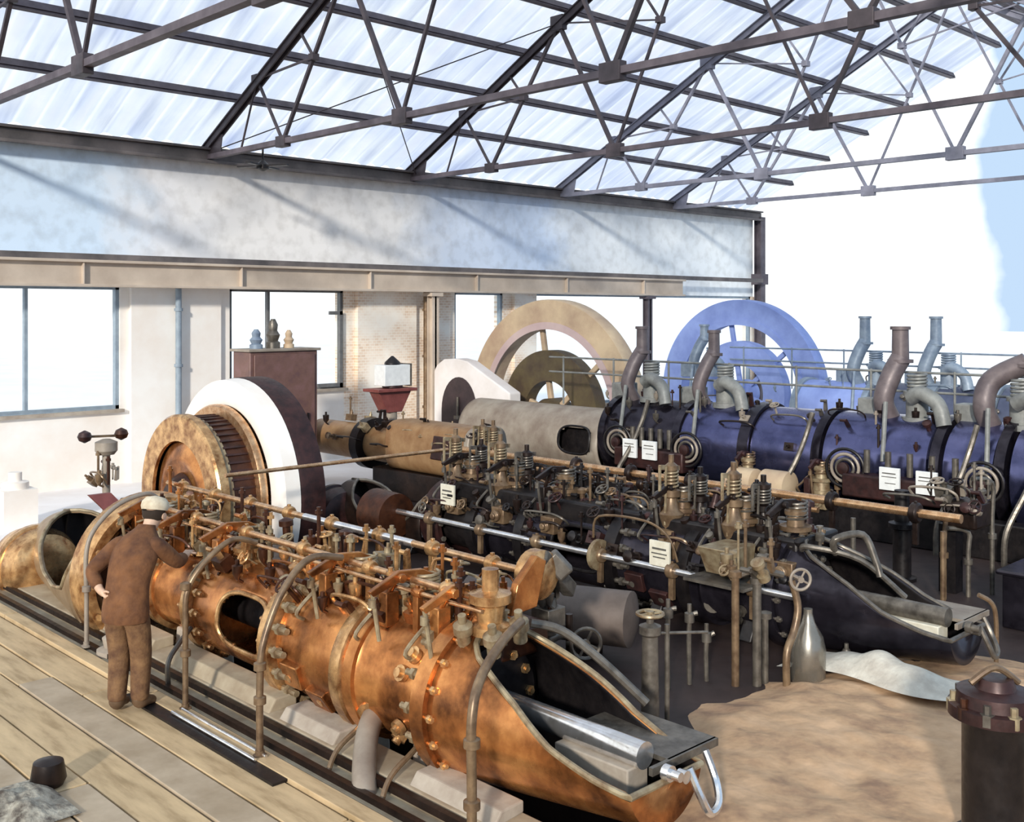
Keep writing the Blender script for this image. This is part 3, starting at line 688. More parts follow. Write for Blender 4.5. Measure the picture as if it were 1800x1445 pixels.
M1 = dict(body=COPPER, body2=COPPER_L, rim=CREAM, stud=COPPER_L, rod=STEEL, rod2=BRASS, block=CONCP, plate=GREY, dark=COPPER_D, ring=COPPER_L, frame=mat('tan_casting',(.66,.48,.30),(.40,.25,.13),.42,.25,3,.05), ped=CONCP, pale=CREAM, lug=COPPER_L, door=COPPER, P=(COPPER_L,COPPER,CREAM,COPPER_D), vh=.36, n1=110, n2=90)
M2 = dict(body=NAVY, body2=BLACK, rim=GREY, stud=GREY, rod=GREY, rod2=PIPE, block=PAPER, plate=PALE, dark=BLACK, ring=MAROON, frame=DARK, ped=BLACK, pale=GREY, lug=GREY, door=MAROON, P=(PIPE,DARK,GREY,MAROON,BLACK,DARK), vh=.45, n1=120, n2=110, drum=COPPER_D)
E1 = near_engine(5.2, 'nearest copper-brown horizontal engine beside the plank deck', M1)
E2 = near_engine(9.5, 'near-black horizontal engine in the middle, its open end above the sand', M2, first=False)

# tall valve stacks of the middle engine (brass towers)
def tower(X, y, z0, z1, m, m2, root):
    b = MB(); h = z1-z0
    b.lathe((X,y,z0),(0,0,1),[(0,.15),(.05,.15),(.06,.10),(h*.25,.14),(h*.3,.09),(h*.45,.06),(h*.47,.10),(h*.55,.10),(h*.57,.05),(h*.8,.045),(h*.8,.07),(h*.86,.07),(h*.9,.03),(h,.03)],16); b.build('valve_tower', m, root)
    for s_ in (-1,1):
        b = MB(); b.cyl((X+.11*s_,y,z0+.1),(X+.09*s_,y,z0+h*.85),.014,n=6); b.build('tower_rod', m2, root)
    b = MB(); b.bar((X-.2,y,z0+h*.86),(X+.2,y+.05,z0+h*.80),.03,.05); b.cyl((X-.2,y,z0+h*.5),(X-.2,y,z0+h*.88),.018,n=6); b.build('rocker_arm', m2, root)
    b = MB(); b.helix((X,y,z0+h*.57),.075,.011,h*.22,5); b.build('valve_spring', m2, root)
for y in (10.7,9.84,7.15,6.35): tower(9.3, y, .9, 1.75, PIPE, CREAM, E2); tower(9.62, y-.15, .9, 1.6, DARK, GREY, E2)
for y,x_,z_ in ((10.45,8.95,.95),(6.95,8.85,.78)):
    q = MB().box((x_,y,z_),(.03,.26,.26)).build('maker_plate', PAPER, E2, False, bevel=.003)
    MB().box((x_-.017,y,z_+.05),(.004,.18,.02)).box((x_-.017,y,z_),(.004,.2,.012)).box((x_-.017,y,z_-.04),(.004,.16,.012)).build('print_lines', INK, E2, False)
b = MB(); b.prism([(8.75,5.95,.72),(9.05,5.95,.72),(9.1,5.95,1.0),(8.6,5.95,1.0)],(0,.35,0)); b.build('hopper', CREAM, E2, bevel=.01)
b = MB(); b.box((8.88,6.1,.66),(.6,.7,.03)); b.build('shelf', GREY, E2, False)
b = MB(); b.tube([(9.3,5.2,1.0),(9.2,5.15,1.15),(9.45,5.0,1.18),(9.5,4.9,.95),(9.5,4.85,.8)],.035,10); b.build('cooling_pipe', GREY, E2)
b = MB(); b.tube([(9.2,5.5,1.0),(9.15,5.4,1.05),(9.4,5.0,.95),(9.7,4.7,.6)],.028,8); b.build('cooling_pipe', GREY, E2)
b = MB(); b.tube([(5.45,5.45,1.06),(5.62,5.3,1.0),(5.75,5.05,.82),(5.9,4.75,.55)],.032,8); b.build('cooling_pipe', GREY, E1)
# head gear on the nearest engine at its near end
b = MB(); b.lathe((5.1,5.5,1.05),(0,0,1),[(0,.14),(.06,.14),(.08,.09),(.2,.11),(.22,.15),(.28,.15),(.3,.06),(.45,.06)],18); b.build('valve_bonnet', COPPER_L, E1)
b = MB(); b.prism([(5.35,5.55,1.1),(5.62,5.55,1.12),(5.72,5.55,1.45),(5.62,5.55,1.5),(5.42,5.55,1.32)],(0,.07,0)); b.build('gear_arm', COPPER, E1, bevel=.01)
b = MB(); b.lathe((5.86,5.9,1.28),(0,-1,0),[(0,.14),(.05,.19),(.16,.19),(.2,.09)],22); b.build('bevel_gear', COPPER_L, E1)
b = MB(); b.bar((5.86,5.75,1.42),(6.35,5.9,1.05),.10,.12); b.build('link_lever', GREY, E1, bevel=.015)
b = MB(); b.bar((6.0,5.8,1.4),(6.1,5.7,1.25),.14,.14); b.build('link_head', GREY, E1, bevel=.02)
for (x0,y0,z0) in ((5.0,5.35,.95),(4.95,5.6,.98),(5.2,5.3,1.02)):
    b = MB(); b.lathe((x0,y0,z0),(-.3,-.2,1),[(0,.05),(.1,.05),(.1,.07),(.16,.07),(.18,.03),(.24,.03)],12); b.build('pipe_union', CREAM, E1)

# ------------------------------------------------------------------ hoop pipes at the deck edge
def hoop(pts, r, m, label, foot=True, knob=None):
    t = thing('hoop_pipe',(pts[0][0],pts[0][1],0),label,'pipe')
    MB().tube(pts, r, 10, False, 6).build('pipe', m, t)
    if foot: MB().lathe(pts[0],(0,0,1),[(0,.05),(.015,.05),(.02,r+.008),(.05,r+.008)],14).build('foot_flange', m, t)
    if knob:
        for kz in knob: MB().lathe((pts[0][0],pts[0][1],kz-.05),(0,0,1),[(0,r),(.01,r+.02),(.06,r+.02),(.07,r)],12).build('coupling', m, t)
    return t
hoop([(4.29,10.43,0.02),(4.29,10.43,.5),(4.29,10.43,.95),(4.40,10.45,1.18),(4.65,10.5,1.36),(4.95,10.55,1.42),(5.1,10.6,1.36)],.022,PALE,'pale pipe arching up from the deck over the big ring behind the man',knob=[.6])
hoop([(4.2,8.22,0.02),(4.2,8.22,.7),(4.22,8.22,1.0),(4.38,8.2,1.22),(4.62,8.2,1.36),(4.85,8.2,1.30)],.024,PIPE,'tan bent pipe standing just right of the man',knob=[.5,1.05])
hoop([(4.15,6.97,0.02),(4.15,6.97,.55),(4.18,6.97,.85),(4.35,6.98,1.2),(4.6,7.0,1.40),(4.9,7.0,1.36)],.027,PIPE,'tan bent pipe standing in front of the oval opening of the copper engine',knob=[.45,.7])
t4 = hoop([(4.3,4.8,-.6),(4.3,4.8,.4),(4.3,4.8,.85),(4.42,4.85,1.06),(4.7,4.95,1.2),(4.98,5.07,1.24)],.032,PIPE,'tallest bent pipe nearest the camera, arching over the open housing',foot=False,knob=[.72,.35])
# pair of drain pipes on the ledge by the exhaust
for i,(dy) in enumerate((.28,-.35)):
    b = MB(); b.tube([(4.83,6.3+dy,.22),(4.72,6.25+dy,.20),(4.5,6.2+dy,.12),(4.38,6.15+dy,.0),(4.36,6.15+dy,-.1)],.02,8)
    tag(b.build('drain_pipe', PIPE), ['thin tan drain pipe left of the thick exhaust branch on the ledge','thin tan drain pipe right of the thick exhaust branch on the ledge'][i], 'pipe')
ex = thing('exhaust_pipe',(4.45,6.2,-.1),'thick tan exhaust branch slanting down over the ledge of the copper engine','pipe')
MB().tube([(4.86,6.50,.30),(4.74,6.42,.24),(4.60,6.28,.17),(4.44,6.08,.07),(4.38,5.98,-.04)],.085,16).build('pipe', PALE, ex)
MB().lathe((4.86,6.50,.31),(-.6,-.4,-.35),[(0,.12),(.04,.12),(.045,.13),(.07,.13)],18).build('flange', COPPER_L, ex)
b = MB(); b.tube([(4.36,8.85,.02),(4.36,8.85,.22),(4.5,8.95,.32),(4.7,9.1,.40)],.024,8); tag(b.build('drain_pipe', GREY), 'grey bent drain pipe on the ledge just right of the boots', 'pipe')
b = MB(); b.lathe((4.42,10.1,.0),(0,0,1),[(0,.16),(.05,.16),(.07,.09),(.16,.11),(.2,.05)],18); b.cyl((4.42,10.1,.12),(4.8,10.3,.2),.05)
tag(b.build('pipe_trap', CONCP), 'small pale drain trap on the ledge behind the man', 'drain trap')

# cross pipe between engines
tag(MB().cyl((6.55,11.8,1.3),(10.1,11.8,1.3),.026,n=10).build('cross_pipe', BRASS), 'thin reddish pipe crossing from the striped flywheel to the middle engine', 'pipe')

# ------------------------------------------------------------------ flywheel generator between the near engines
fw = thing('flywheel_generator',(7.9,14.35,0),'banded copper and cream flywheel generator behind the nearest engine','generator')
c = (0,14.35,.62)
def wheel(x0, prof, name, m, n=72, root=fw, cc=c):
    return MB().lathe((x0,cc[1],cc[2]),(1,0,0),prof,n,cap=False).build(name, m, root)
wheel(7.22,[(.0,.82),(.0,1.17),(.03,1.2),(.16,1.2),(.16,1.02),(.05,.98),(.05,.82),(0,.82)],'outer_ring',COPPER_L)
wheel(7.25,[(.04,.0),(.04,.45),(.0,.52),(.0,.60),(.08,.84)],'dished_cover',COPPER)
wheel(7.37,[(.0,1.12),(.02,1.16),(.10,1.16),(.12,1.10)],'clamp_ring',CREAM)
wheel(7.23,[(.0,.0),(-.14,.0),(-.14,.22),(-.05,.30),(.05,.36)],'bearing_cap',COPPER_D)
wheel(7.44,[(.0,.9),(.0,1.14),(.36,1.16),(.36,.9)],'armature_drum',COPPER_D)
b = MB()
for k in range(60):
    a = 2*PI*k/60; b.box((7.62,14.35+1.155*math.cos(a),.62+1.155*math.sin(a)),(.34,.03,.03),rx=a)
b.build('armature_bars', MAROON, fw, False)
wheel(7.80,[(.0,1.0),(.0,1.28),(.04,1.31),(.10,1.31),(.12,1.2)],'end_ring',BRASS)
wheel(7.95,[(.0,1.30),(-.02,1.36),(-.02,1.60),(.02,1.66),(.24,1.68),(.24,1.3),(.12,1.24),(.0,1.30)],'flywheel_rim',NEARWHITE)
wheel(7.98,[(.06,.4),(.06,1.32)],'flywheel_web',COPPER_L)
wheel(8.19,[(.0,1.2),(.0,1.66),(.05,1.69),(.40,1.69),(.42,1.2)],'stator_housing',MAROON)
b = MB(); b.box((8.2,14.3,.15),(1.6,1.4,.3)); b.build('foundation_block', DARK, fw, bevel=.02)
b = MB(); b.box((8.15,13.35,1.0),(.5,.12,.30)); b.build('terminal_box', CREAM, fw, bevel=.03)
# maroon cabinet behind
cb = thing('switch_cabinet',(10.82,17.6,0),'tall maroon cabinet standing behind the flywheel near the wall','cabinet')
b = MB(); b.box((10.82,17.6,1.28),(1.45,.6,2.56)); b.build('body', PINKBOX, cb, bevel=.02)
MB().box((10.82,17.28,1.4),(1.3,.03,2.2)).build('door', PINKBOX, cb, bevel=.01)
MB().box((10.82,17.6,2.58),(1.55,.7,.05)).build('top', PALE, cb, bevel=.01)
MB().box((11.3,17.25,1.3),(.03,.05,.16)).build('handle', BLACK, cb)
for i,(x_,h_,rr_,lb) in enumerate([(10.40,.36,.12,'squat grey insulator jar, leftmost on the maroon cabinet'),(10.76,.55,.13,'tallest grey insulator jar in the middle of the cabinet top'),(11.10,.34,.10,'small olive jar, right one on the maroon cabinet top')]):
    b = MB(); b.lathe((x_,17.6,2.605),(0,0,1),[(0,rr_),(h_*.2,rr_),(h_*.25,rr_*.7),(h_*.45,rr_),(h_*.6,rr_*.6),(h_*.8,rr_*.7),(h_,rr_*.3)],20)
    tag(b.build('insulator', [FARGREY,GREY,OLIVE][i]), lb, 'insulator')

# red stand with lamp box
rs = thing('red_stand',(12.75,16.6,0),'red flared stand with a flat top behind the middle engines','stand')
b = MB(); b.box((12.75,16.6,1.78),(.95,.5,.06)); b.build('top', RED, rs, bevel=.01)
b = MB(); b.prism([(12.35,16.45,1.75),(13.15,16.45,1.75),(12.92,16.45,1.35),(12.58,16.45,1.35)],(0,.3,0)); b.build('flared_head', RED, rs, bevel=.01)
b = MB(); b.cyl((12.75,16.6,.0),(12.75,16.6,1.4),.13,n=16).lathe((12.75,16.6,0),(0,0,1),[(0,.3),(.1,.3),(.14,.14)],20); b.build('post', PALE, rs)
lb_ = thing('lamp_box',(12.8,16.6,1.81),'white box lantern with a dark pointed cap on the red stand','lantern')
MB().box((12.8,16.6,2.06),(.62,.34,.40)).build('body', WHITE, lb_, bevel=.01)
MB().box((13.12,16.6,2.06),(.04,.36,.44)).build('side_strip', GREY, lb_)
MB().lathe((12.8,16.6,2.27),(0,0,1),[(0,.16),(.04,.15),(.16,.02)],18).build('cap', BLACK, lb_)
MB().lathe((12.8,16.6,1.82),(0,0,1),[(0,.2),(.04,.2)],18).build('base', MAROON, lb_)

# ------------------------------------------------------------------ ochre machine frame at X=12
oc = thing('compressor',(12,15,0),'ochre-brown machine frame with a dark end opening, in front of the big flywheel','compressor')
Zc = .93
b = MB(); N = 28
prof = []
for k in range(N):
    a = 2*PI*k/N; cx_, sx_ = math.cos(a), math.sin(a)
    prof.append((12+.42*(abs(cx_)**.55)*(1 if cx_>0 else -1), Zc+.44*(abs(sx_)**.55)*(1 if sx_>0 else -1)))
b.prism([(x_,13.1,z_) for x_,z_ in prof],(0,2.15,0)); b.build('frame_casing', OCHRE, oc, bevel=.03)
b = MB(); b.prism([(12+(x_-12)*1.06,13.0,Zc+(z_-Zc)*1.06) for x_,z_ in prof],(0,.12,0)); b.build('end_flange', PALE, oc, bevel=.02)
b = MB(); b.prism([(12+(x_-12)*.82,12.97,Zc-.03+(z_-Zc)*.78) for x_,z_ in prof],(0,.1,0)); b.build('end_hole_shade', BLACK, oc)  # solid black plate stands for the shade in the open end
b = MB(); b.prism([(11.57,13.25,Zc-.12),(11.57,13.95,Zc-.12),(11.57,13.85,Zc+.28),(11.57,13.30,Zc+.28)],(-.03,0,0)); b.build('side_hole_shade', MAROON, oc, bevel=.02)  # solid maroon plate stands for the shade in a side hole
b = MB(); b.lathe((12,15.25,Zc-.08),(0,1,0),[(0,.40),(.1,.32),(.9,.31),(.92,.40),(1.02,.40),(1.04,.33),(2.6,.33)],32); b.build('cylinder_barrel', OCHRE, oc)
b = MB(); b.lathe((12,16.05,Zc-.08),(0,1,0),[(0,.3),(0,.47),(.22,.47),(.22,.3)],32); b.build('collar', BLACK, oc)
b = MB(); b.box((12,14.5,.25),(.7,2.4,.5)); b.build('foundation_block', DARK, oc, bevel=.02)
for y in (12.9,13.15): tower(11.75, y-.3, .7, 1.55, PIPE, CREAM, oc)
clutter(oc, 12, Zc-.1, .40, 13.0, 17.5, 26, (PIPE,DARK,CREAM), 33)
lay_shaft(oc, 11.4, 1.08, 4.9, 13.0, .05, BRASS, DARK, 8, name='guide_rail', drop=.35)
lay_shaft(oc, 11.4, .95, 6.6, 13.0, .035, BRASS, DARK, 6, name='guide_rail', drop=.3)
for i in range(8):
    y = 5.1+i*1.05
    b = MB(); b.cyl((11.4,y,0),(11.4,y,.92),.03,n=8).lathe((11.4,y,0),(0,0,1),[(0,.08),(.02,.08)],10); b.build('rail_post', [PIPE,GREY][i%2], oc)
# machinery under rails: low receiver tanks and pumps
for i,(y,L,m_,m2_) in enumerate([(11.3,1.0,MAROON,PIPE),(9.9,.9,MAROON,OLIVE),(8.6,.8,DARK,PIPE),(7.2,.9,MAROON,GREY)]):
    p_ = thing('feed_pump',(11.0,y,0),['maroon feed pump under the far end of the paired rails','maroon feed pump with olive pipes below the paired rails, second from the far end','dark feed pump below the paired rails behind the middle engine','nearest maroon feed pump below the paired rails'][i],'pump')
    b = MB(); b.lathe((10.95,y-L/2,.42),(0,1,0),[(0,.1),(.03,.24),(L-.03,.24),(L,.1)],24); b.build('pump_body', m_, p_)
    b = MB(); b.box((10.95,y,.1),(.5,L*.9,.2)); b.build('base', DARK, p_, bevel=.02)
    b = MB(); b.tube([(10.8,y-.3,.6),(10.8,y-.3,.85),(10.8,y+.3,.85),(10.8,y+.3,.6)],.035,8,sub=4); b.build('pipe_loop', m2_, p_)
    b = MB(); b.cyl((10.75,y,.6),(10.75,y,.8),.03); handwheel(b,(10.75,y,.8),(0,0,1),.1,.014); b.build('hand_valve', m2_, p_)
    clutter(p_, 10.95, .42, .24, y-L/2, y+L/2, 12, (PIPE,DARK,CREAM,MAROON), 50+i)

# ------------------------------------------------------------------ big engines behind
def big_engine(X, Z, label, M, far=False):
    r = thing('gas_engine',(X,9,0), label, 'engine')
    B = lambda prof, name, m: MB().lathe((X,0,Z),(0,1,0),prof,56).build(name, m, r)
    body = M['body']
    B([(11.35,.66),(11.4,.69),(12.9,.69),(12.94,.60)],'cylinder_barrel',M['fbody'])
    f = B([(12.90,.60),(12.90,.74),(13.04,.74),(13.04,.60)],'flange',M['fl'])
    f = B([(11.22,.60),(11.22,.75),(11.36,.75),(11.36,.60)],'flange',M['fl'])
    B([(9.98,.60),(10.02,.71),(11.2,.71),(11.24,.66)],'cylinder_barrel',body)
    B([(9.80,.60),(9.80,.78),(10.0,.78),(10.0,.60)],'flange',M['fl'])
    B([(8.66,.66),(8.70,.72),(9.78,.72),(9.82,.66)],'distance_piece',body)
    f = B([(8.52,.60),(8.52,.78),(8.66,.78),(8.66,.60)],'flange',M['fl'])
    B([(6.8,.66),(6.86,.74),(8.48,.74),(8.54,.66)],'cylinder_barrel',body)
    B([(6.66,.60),(6.66,.79),(6.8,.79),(6.8,.60)],'flange',M['fl'])
    B([(5.9,.66),(5.94,.73),(6.62,.73),(6.68,.66)],'distance_piece',body)
    f = B([(5.76,.60),(5.76,.80),(5.90,.80),(5.90,.60)],'flange',M['fl'])
    B([(3.6,.5),(3.66,.72),(5.7,.74),(5.76,.66)],'cylinder_barrel',body)
    if not far:
        oval_frame(X-.12, Z-.18, 13.04, 16.9, .62, 13.62, .40, .26, PALE, BLACK, r, name='crank_frame')
        b = MB(); b.box((X-.12,13.7,Z-.18),(.8,1.0,.5)); b.build('frame_hole_shade', BLACK, r)  # black box fills the oval hole with painted shade
    for y in (13.0,10.6,8.6,6.3,4.6):
        b = MB(); b.box((X,y,Z*.5-.18),(.7,.5,Z-.36)); b.build('pedestal', M['ped'], r, bevel=.03)
    # exhaust elbows with stubs on top
    for i,(y,h,lean,rad) in enumerate(M['stacks']):
        zb = Z+.70
        b = MB(); b.tube([(X-.1,y-.02,zb-.06),(X-.22,y+.05,zb+.25),(X-.12,y-.02,zb+.62),(X+.02,y-lean,zb+.88)],rad,14,sub=5); b.build('exhaust_elbow', M['st'], r)
        b = MB(); b.lathe((X+.02,y-lean,zb+.82),(0,0,1),[(0,rad*1.25),(.05,rad*1.25),(.05,rad*.85),(h-.05,rad*.8),(h-.05,rad*1.0),(h,rad*1.0)],16); b.build('stack_stub', M['st'], r)
        b = MB(); b.lathe((X-.1,y-.42,zb-.05),(0,0,1),[(0,.22),(.08,.22),(.08,.16),(.40,.16),(.40,.20),(.46,.20)],20); b.build('valve_bonnet', M['pal'], r)
        b = MB(); b.tube([(X-.3,y-.42,zb+.32),(X-.35,y-.60,zb+.40),(X-.35,y-.85,zb+.25),(X-.38,y-.95,zb-.05)],.11,12); b.build('water_elbow', M['pal'], r)
        b = MB(); b.box((X+.05,y+.35,zb+.08),(.34,.36,.36)); b.build('valve_box', M['pal'], r, bevel=.02)
        b = MB(); b.helix((X-.1,y-.42,zb+.42),.13,.022,.25,5); b.build('valve_spring', M['pal'], r)
        b = MB(); b.cyl((X-.74,y-.2,Z+.1),(X-.45,y-.1,zb+.25),.035,n=8); b.build('push_rod', M['pal'], r)
    # railing above: long thin pipe
    for zz in (Z+1.05,Z+1.35):
        b = MB(); b.cyl((X+.55,4,zz),(X+.55,15.5,zz),.02,n=8); b.build('handrail', M['pal'], r)
    for k in range(9):
        b = MB(); b.cyl((X+.55,4.3+1.35*k,Z+.4),(X+.55,4.3+1.35*k,Z+1.38),.02,n=8); b.build('rail_post', M['pal'], r)
    # gear strip on the camera side
    clutter(r, X, Z, .70, 4, 13.5, M['n'], M['P'], 71 if far else 72)
    if not far:
        for (ya,yb,pl) in ((10.9,12.4,(11.98,11.55)),(6.0,8.0,(7.22,6.68))):
            yc = (ya+yb)/2
            b = MB(); b.box((X-.85,yc,.75),(.35,yb-ya,.34)); b.build('valve_chest', MAROON, r, bevel=.03)
            for ye in (ya,yb):
                for q in range(3):
                    b = MB(); b.ring((X-.92,ye,.98),(1,.15,0),.13+.075*q,.024,28,8); b.build('coil_ring', [GREY,PALE,BLACK][q], r)
                b = MB(); b.lathe((X-.95,ye,.98),(-1,0,0),[(0,.09),(.05,.09),(.07,.03)],14); b.build('coil_hub', MAROON, r)
            for q in range(5):
                b = MB(); b.cyl((X-.92,ya+.35+(yb-ya-.7)*q/4,.95),(X-.92,ya+.35+(yb-ya-.7)*q/4,1.28),.045,n=10); b.build('plunger', GREY, r)
            for y in pl:
                MB().box((X-1.08,y,.92),(.05,.30,.32)).build('indicator_box', WHITE, r, False, bevel=.006)
                MB().box((X-1.108,y,1.0),(.004,.2,.015)).box((X-1.108,y,.95),(.004,.22,.01)).box((X-1.108,y-.02,.86),(.004,.16,.01)).build('print_lines', INK, r, False)
        b = MB(); b.box((X-.95,9.0,.25),(.3,9.6,.5)); b.build('bed_rail', BLACK, r, bevel=.02)
        for y,rr_ in ((9.6,.22),(9.0,.24)):
            b = MB(); b.lathe((X-1.15,y-.25,.62),(0,1,0),[(0,.1),(.03,rr_),(.47,rr_),(.5,.1)],24); b.build('air_vessel', OLIVE, r)
        for y,x0 in ((8.7,.0),(6.2,.0),(11.9,0.),(5.3,0)):
            b = MB(); b.tube([(X-1.3,y+.25,.0),(X-1.3,y+.22,.45),(X-1.05,y+.05,1.0),(X-.86,y-.02,1.4),(X-.80,y-.1,1.75)],.04,8); b.build('inclined_pipe', GREY, r)
        valve_station(r, X-.9, .3, .3, 9.7, (CREAM,MAROON,PIPE), .5)
        valve_station(r, X-.9, .3, .3, 8.4, (CREAM,MAROON,PIPE), .5)
    return r
M3 = dict(body=BLUE, fbody=NAVY, fl=NAVY, stud=GREY, ped=BLACK, st=FARGREY, pal=mat('weathered_grey_green',(.46,.47,.44),(.26,.26,.25),.5,.1,6), n=70, P=(GREY,MAROON,PALE,DARK), stacks=[(12.7,.50,.10,.13),(11.1,.45,.10,.12),(7.7,.55,.1,.15),(6.2,.1,.45,.15)])
M3['st'] = mat('grey_brown_stack', (.30,.24,.24), (.18,.14,.15), .5, .2, 5)
M4 = dict(body=mat('haze_blue_lagging',(.16,.19,.30),(.10,.12,.21),.4,.2,3), fbody=FARBLUE, fl=FARGREY, stud=FARGREY, ped=DARK, st=FARGREY, pal=FARGREY, n=36, P=(FARGREY,FARGREY,GREY), stacks=[(16.0,.4,.1,.13),(11.7,.62,.10,.14),(10.1,.62,.10,.14),(7.0,.5,.10,.14)])  # body colour paled and blued for distance haze
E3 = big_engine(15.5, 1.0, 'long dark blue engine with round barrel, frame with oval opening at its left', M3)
E4 = big_engine(22.0, 1.05, 'haze-paled blue-grey engine partly hidden behind the long dark blue one', M4, far=True)

# big flywheels
def big_fly(X, Y, Zc, R, label, m, m2, m3, hubm):
    t = thing('flywheel',(X,Y,0),label,'flywheel')
    cc = (X,Y,Zc)
    w_ = lambda x0,prof,name,mm: MB().lathe((x0,Y,Zc),(1,0,0),prof,96,cap=False).build(name,mm,t)
    w_(X-.20,[(0,R-.62),(0,R-.02),(.04,R),(.36,R),(.40,R-.02),(.40,R-.62),(0,R-.62)],'rim',m)
    w_(X-.22,[(0,R-.66),(0,R-.5),(.02,R-.5),(.02,R-.66),(0,R-.66)],'inner_band',m2)
    w_(X-.16,[(0,.75),(0,R*.56),(.32,R*.56),(.32,.75),(0,.75)],'hub_ring',hubm)
    w_(X-.30,[(0,.0),(0,.32),(.10,.36),(.60,.36),(.6,0)],'hub',hubm)
    for k in range(6):
        a = k*PI/3+.35
        p0 = Vector((X,Y+.3*math.cos(a),Zc+.3*math.sin(a))); p1 = Vector((X,Y+(R-.55)*math.cos(a),Zc+(R-.55)*math.sin(a)))
        MB().bar(p0,p1,.10,.12).build('spoke', m3, t, False, bevel=.02)
    MB().box((X,Y,.12),(.9,1.4,.24)).build('foundation_block', DARK, t)
    return t
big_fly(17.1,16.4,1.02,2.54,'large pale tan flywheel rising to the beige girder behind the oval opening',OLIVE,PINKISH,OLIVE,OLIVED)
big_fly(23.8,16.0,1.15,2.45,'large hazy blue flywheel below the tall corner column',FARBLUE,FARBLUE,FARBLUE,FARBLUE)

# pale guard house in front of tan flywheel
gd = thing('flywheel_guard',(16.3,18,0),'pale grey sheet guard with a dark arched opening in front of the tan flywheel','guard')
hz = lambda t: (18.4+.62*math.cos(t), 1.02+.78*math.sin(t))
pts = [(19.3,.1),(19.3,1.9),(19.2,2.05),(18.95,2.19),(18.5,2.22),(18.15,2.17),(16.75,1.52),(16.75,.1)]
b = MB(); b.prism([(16.1,y,z) for y,z in pts],(.35,0,0)); b.build('sheet', mat('pale_grey_sheet',(.70,.67,.66),(.60,.55,.52),.6,0,1.2), gd, False, bevel=.03)
b = MB(); b.prism([(16.08,18.4+.60*math.cos(k*PI/16),1.02+.78*math.sin(k*PI/16)) for k in range(17)]+[(16.08,17.8,.15),(16.08,19.0,.15)],(.05,0,0)); b.build('opening', mat('maroon_hole_shade',(.075,.045,.05),(.04,.025,.03),.5), gd)  # dark plate on the sheet stands for shade in the arched hole
b = MB(); b.cyl((16.05,18.4,.9),(16.05,18.4,1.35),.03); b.lathe((16.05,18.4,.85),(0,0,1),[(0,.09),(.08,.09)],10); b.build('spindle', GREY, gd)

# ------------------------------------------------------------------ valve pillar with handwheel
vp = thing('valve_pillar',(6.5,5.2,0),'free-standing grey valve pillar with a round handwheel on the dark floor','valve pillar')
MB().lathe((6.5,5.2,0),(0,0,1),[(0,.12),(.03,.12),(.05,.075),(.80,.062),(.82,.085),(.88,.085),(.90,.03),(.96,.03)],24).build('pillar', GREY, vp)
MB().cyl((6.62,5.13,.02),(6.62,5.13,.88),.02,n=10).build('side_pipe', GREY, vp)
b = MB(); handwheel(b,(6.5,5.2,.97),(0,0,1),.10,.015); b.build('handwheel', CREAM, vp)
MB().cyl((6.5,5.2,.82),(6.9,4.95,.80),.012,n=8).build('lever', GREY, vp)
# second valve set: pipes with handwheel behind scoop
v2 = thing('valve_stand',(6.3,6.1,0),'pair of dark pipes with a spoked handwheel left of the grey pillar','valve')
b = MB(); b.tube([(6.20,6.0,0),(6.20,6.0,.60),(6.24,5.98,.68),(6.34,5.94,.70)],.045,10,sub=4); b.build('pipe', GREY, v2)
MB().cyl((6.36,5.92,0),(6.36,5.92,.85),.03,n=10).build('pipe', DARK, v2)
b = MB(); b.cyl((6.34,5.92,.62),(6.34,5.70,.62),.02); handwheel(b,(6.34,5.72,.66),(-.5,-.8,0),.12,.016); b.build('handwheel', GREY, v2)
b = MB(); b.box((6.2,6.0,.85),(.2,.2,.16)).lathe((6.2,6.0,.7),(0,0,1),[(0,.07),(.05,.07),(.05,.1),(.09,.1),(.3,.06)],12); b.build('valve_body', GREY, v2, bevel=.01)
clutter(v2, 6.25, .85, .12, 5.9, 6.3, 10, (GREY,DARK,COPPER_D), 91)
# low pump housing behind
lp = thing('horizontal_vessel',(7.3,7.0,0),'low grey-brown horizontal vessel lying behind the valve pillar','vessel')
MB().lathe((7.1,8.0,.42),(.42,-1,0),[(0,.1),(.03,.26),(1.7,.26),(1.75,.1)],28).build('shell', mat('grey_brown_shell',(.26,.2,.17),(.16,.12,.1),.6,.1,3,.2), lp)
for dy in (7.7,6.9): MB().box((7.3+(8-dy)*.3,dy,.1),(.4,.12,.25)).build('saddle', DARK, lp, bevel=.01)
# small cock group right of the pillar
v3 = thing('cock_group',(7.4,5.6,0),'small grey cocks on thin upright pipes right of the valve pillar','valve')
for dx,h_ in ((0,.62),(.22,.55),(.4,.35)):
    b = MB(); b.tube([(7.5+dx,5.8-dx*.3,0),(7.5+dx,5.8-dx*.3,h_),(7.55+dx,5.75-dx*.3,h_+.08)],.022,8,sub=3); b.lathe((7.5+dx,5.8-dx*.3,h_),(0,0,1),[(0,.045),(.08,.045),(.09,.02),(.16,.02)],10); b.build('pipe', GREY, v3)

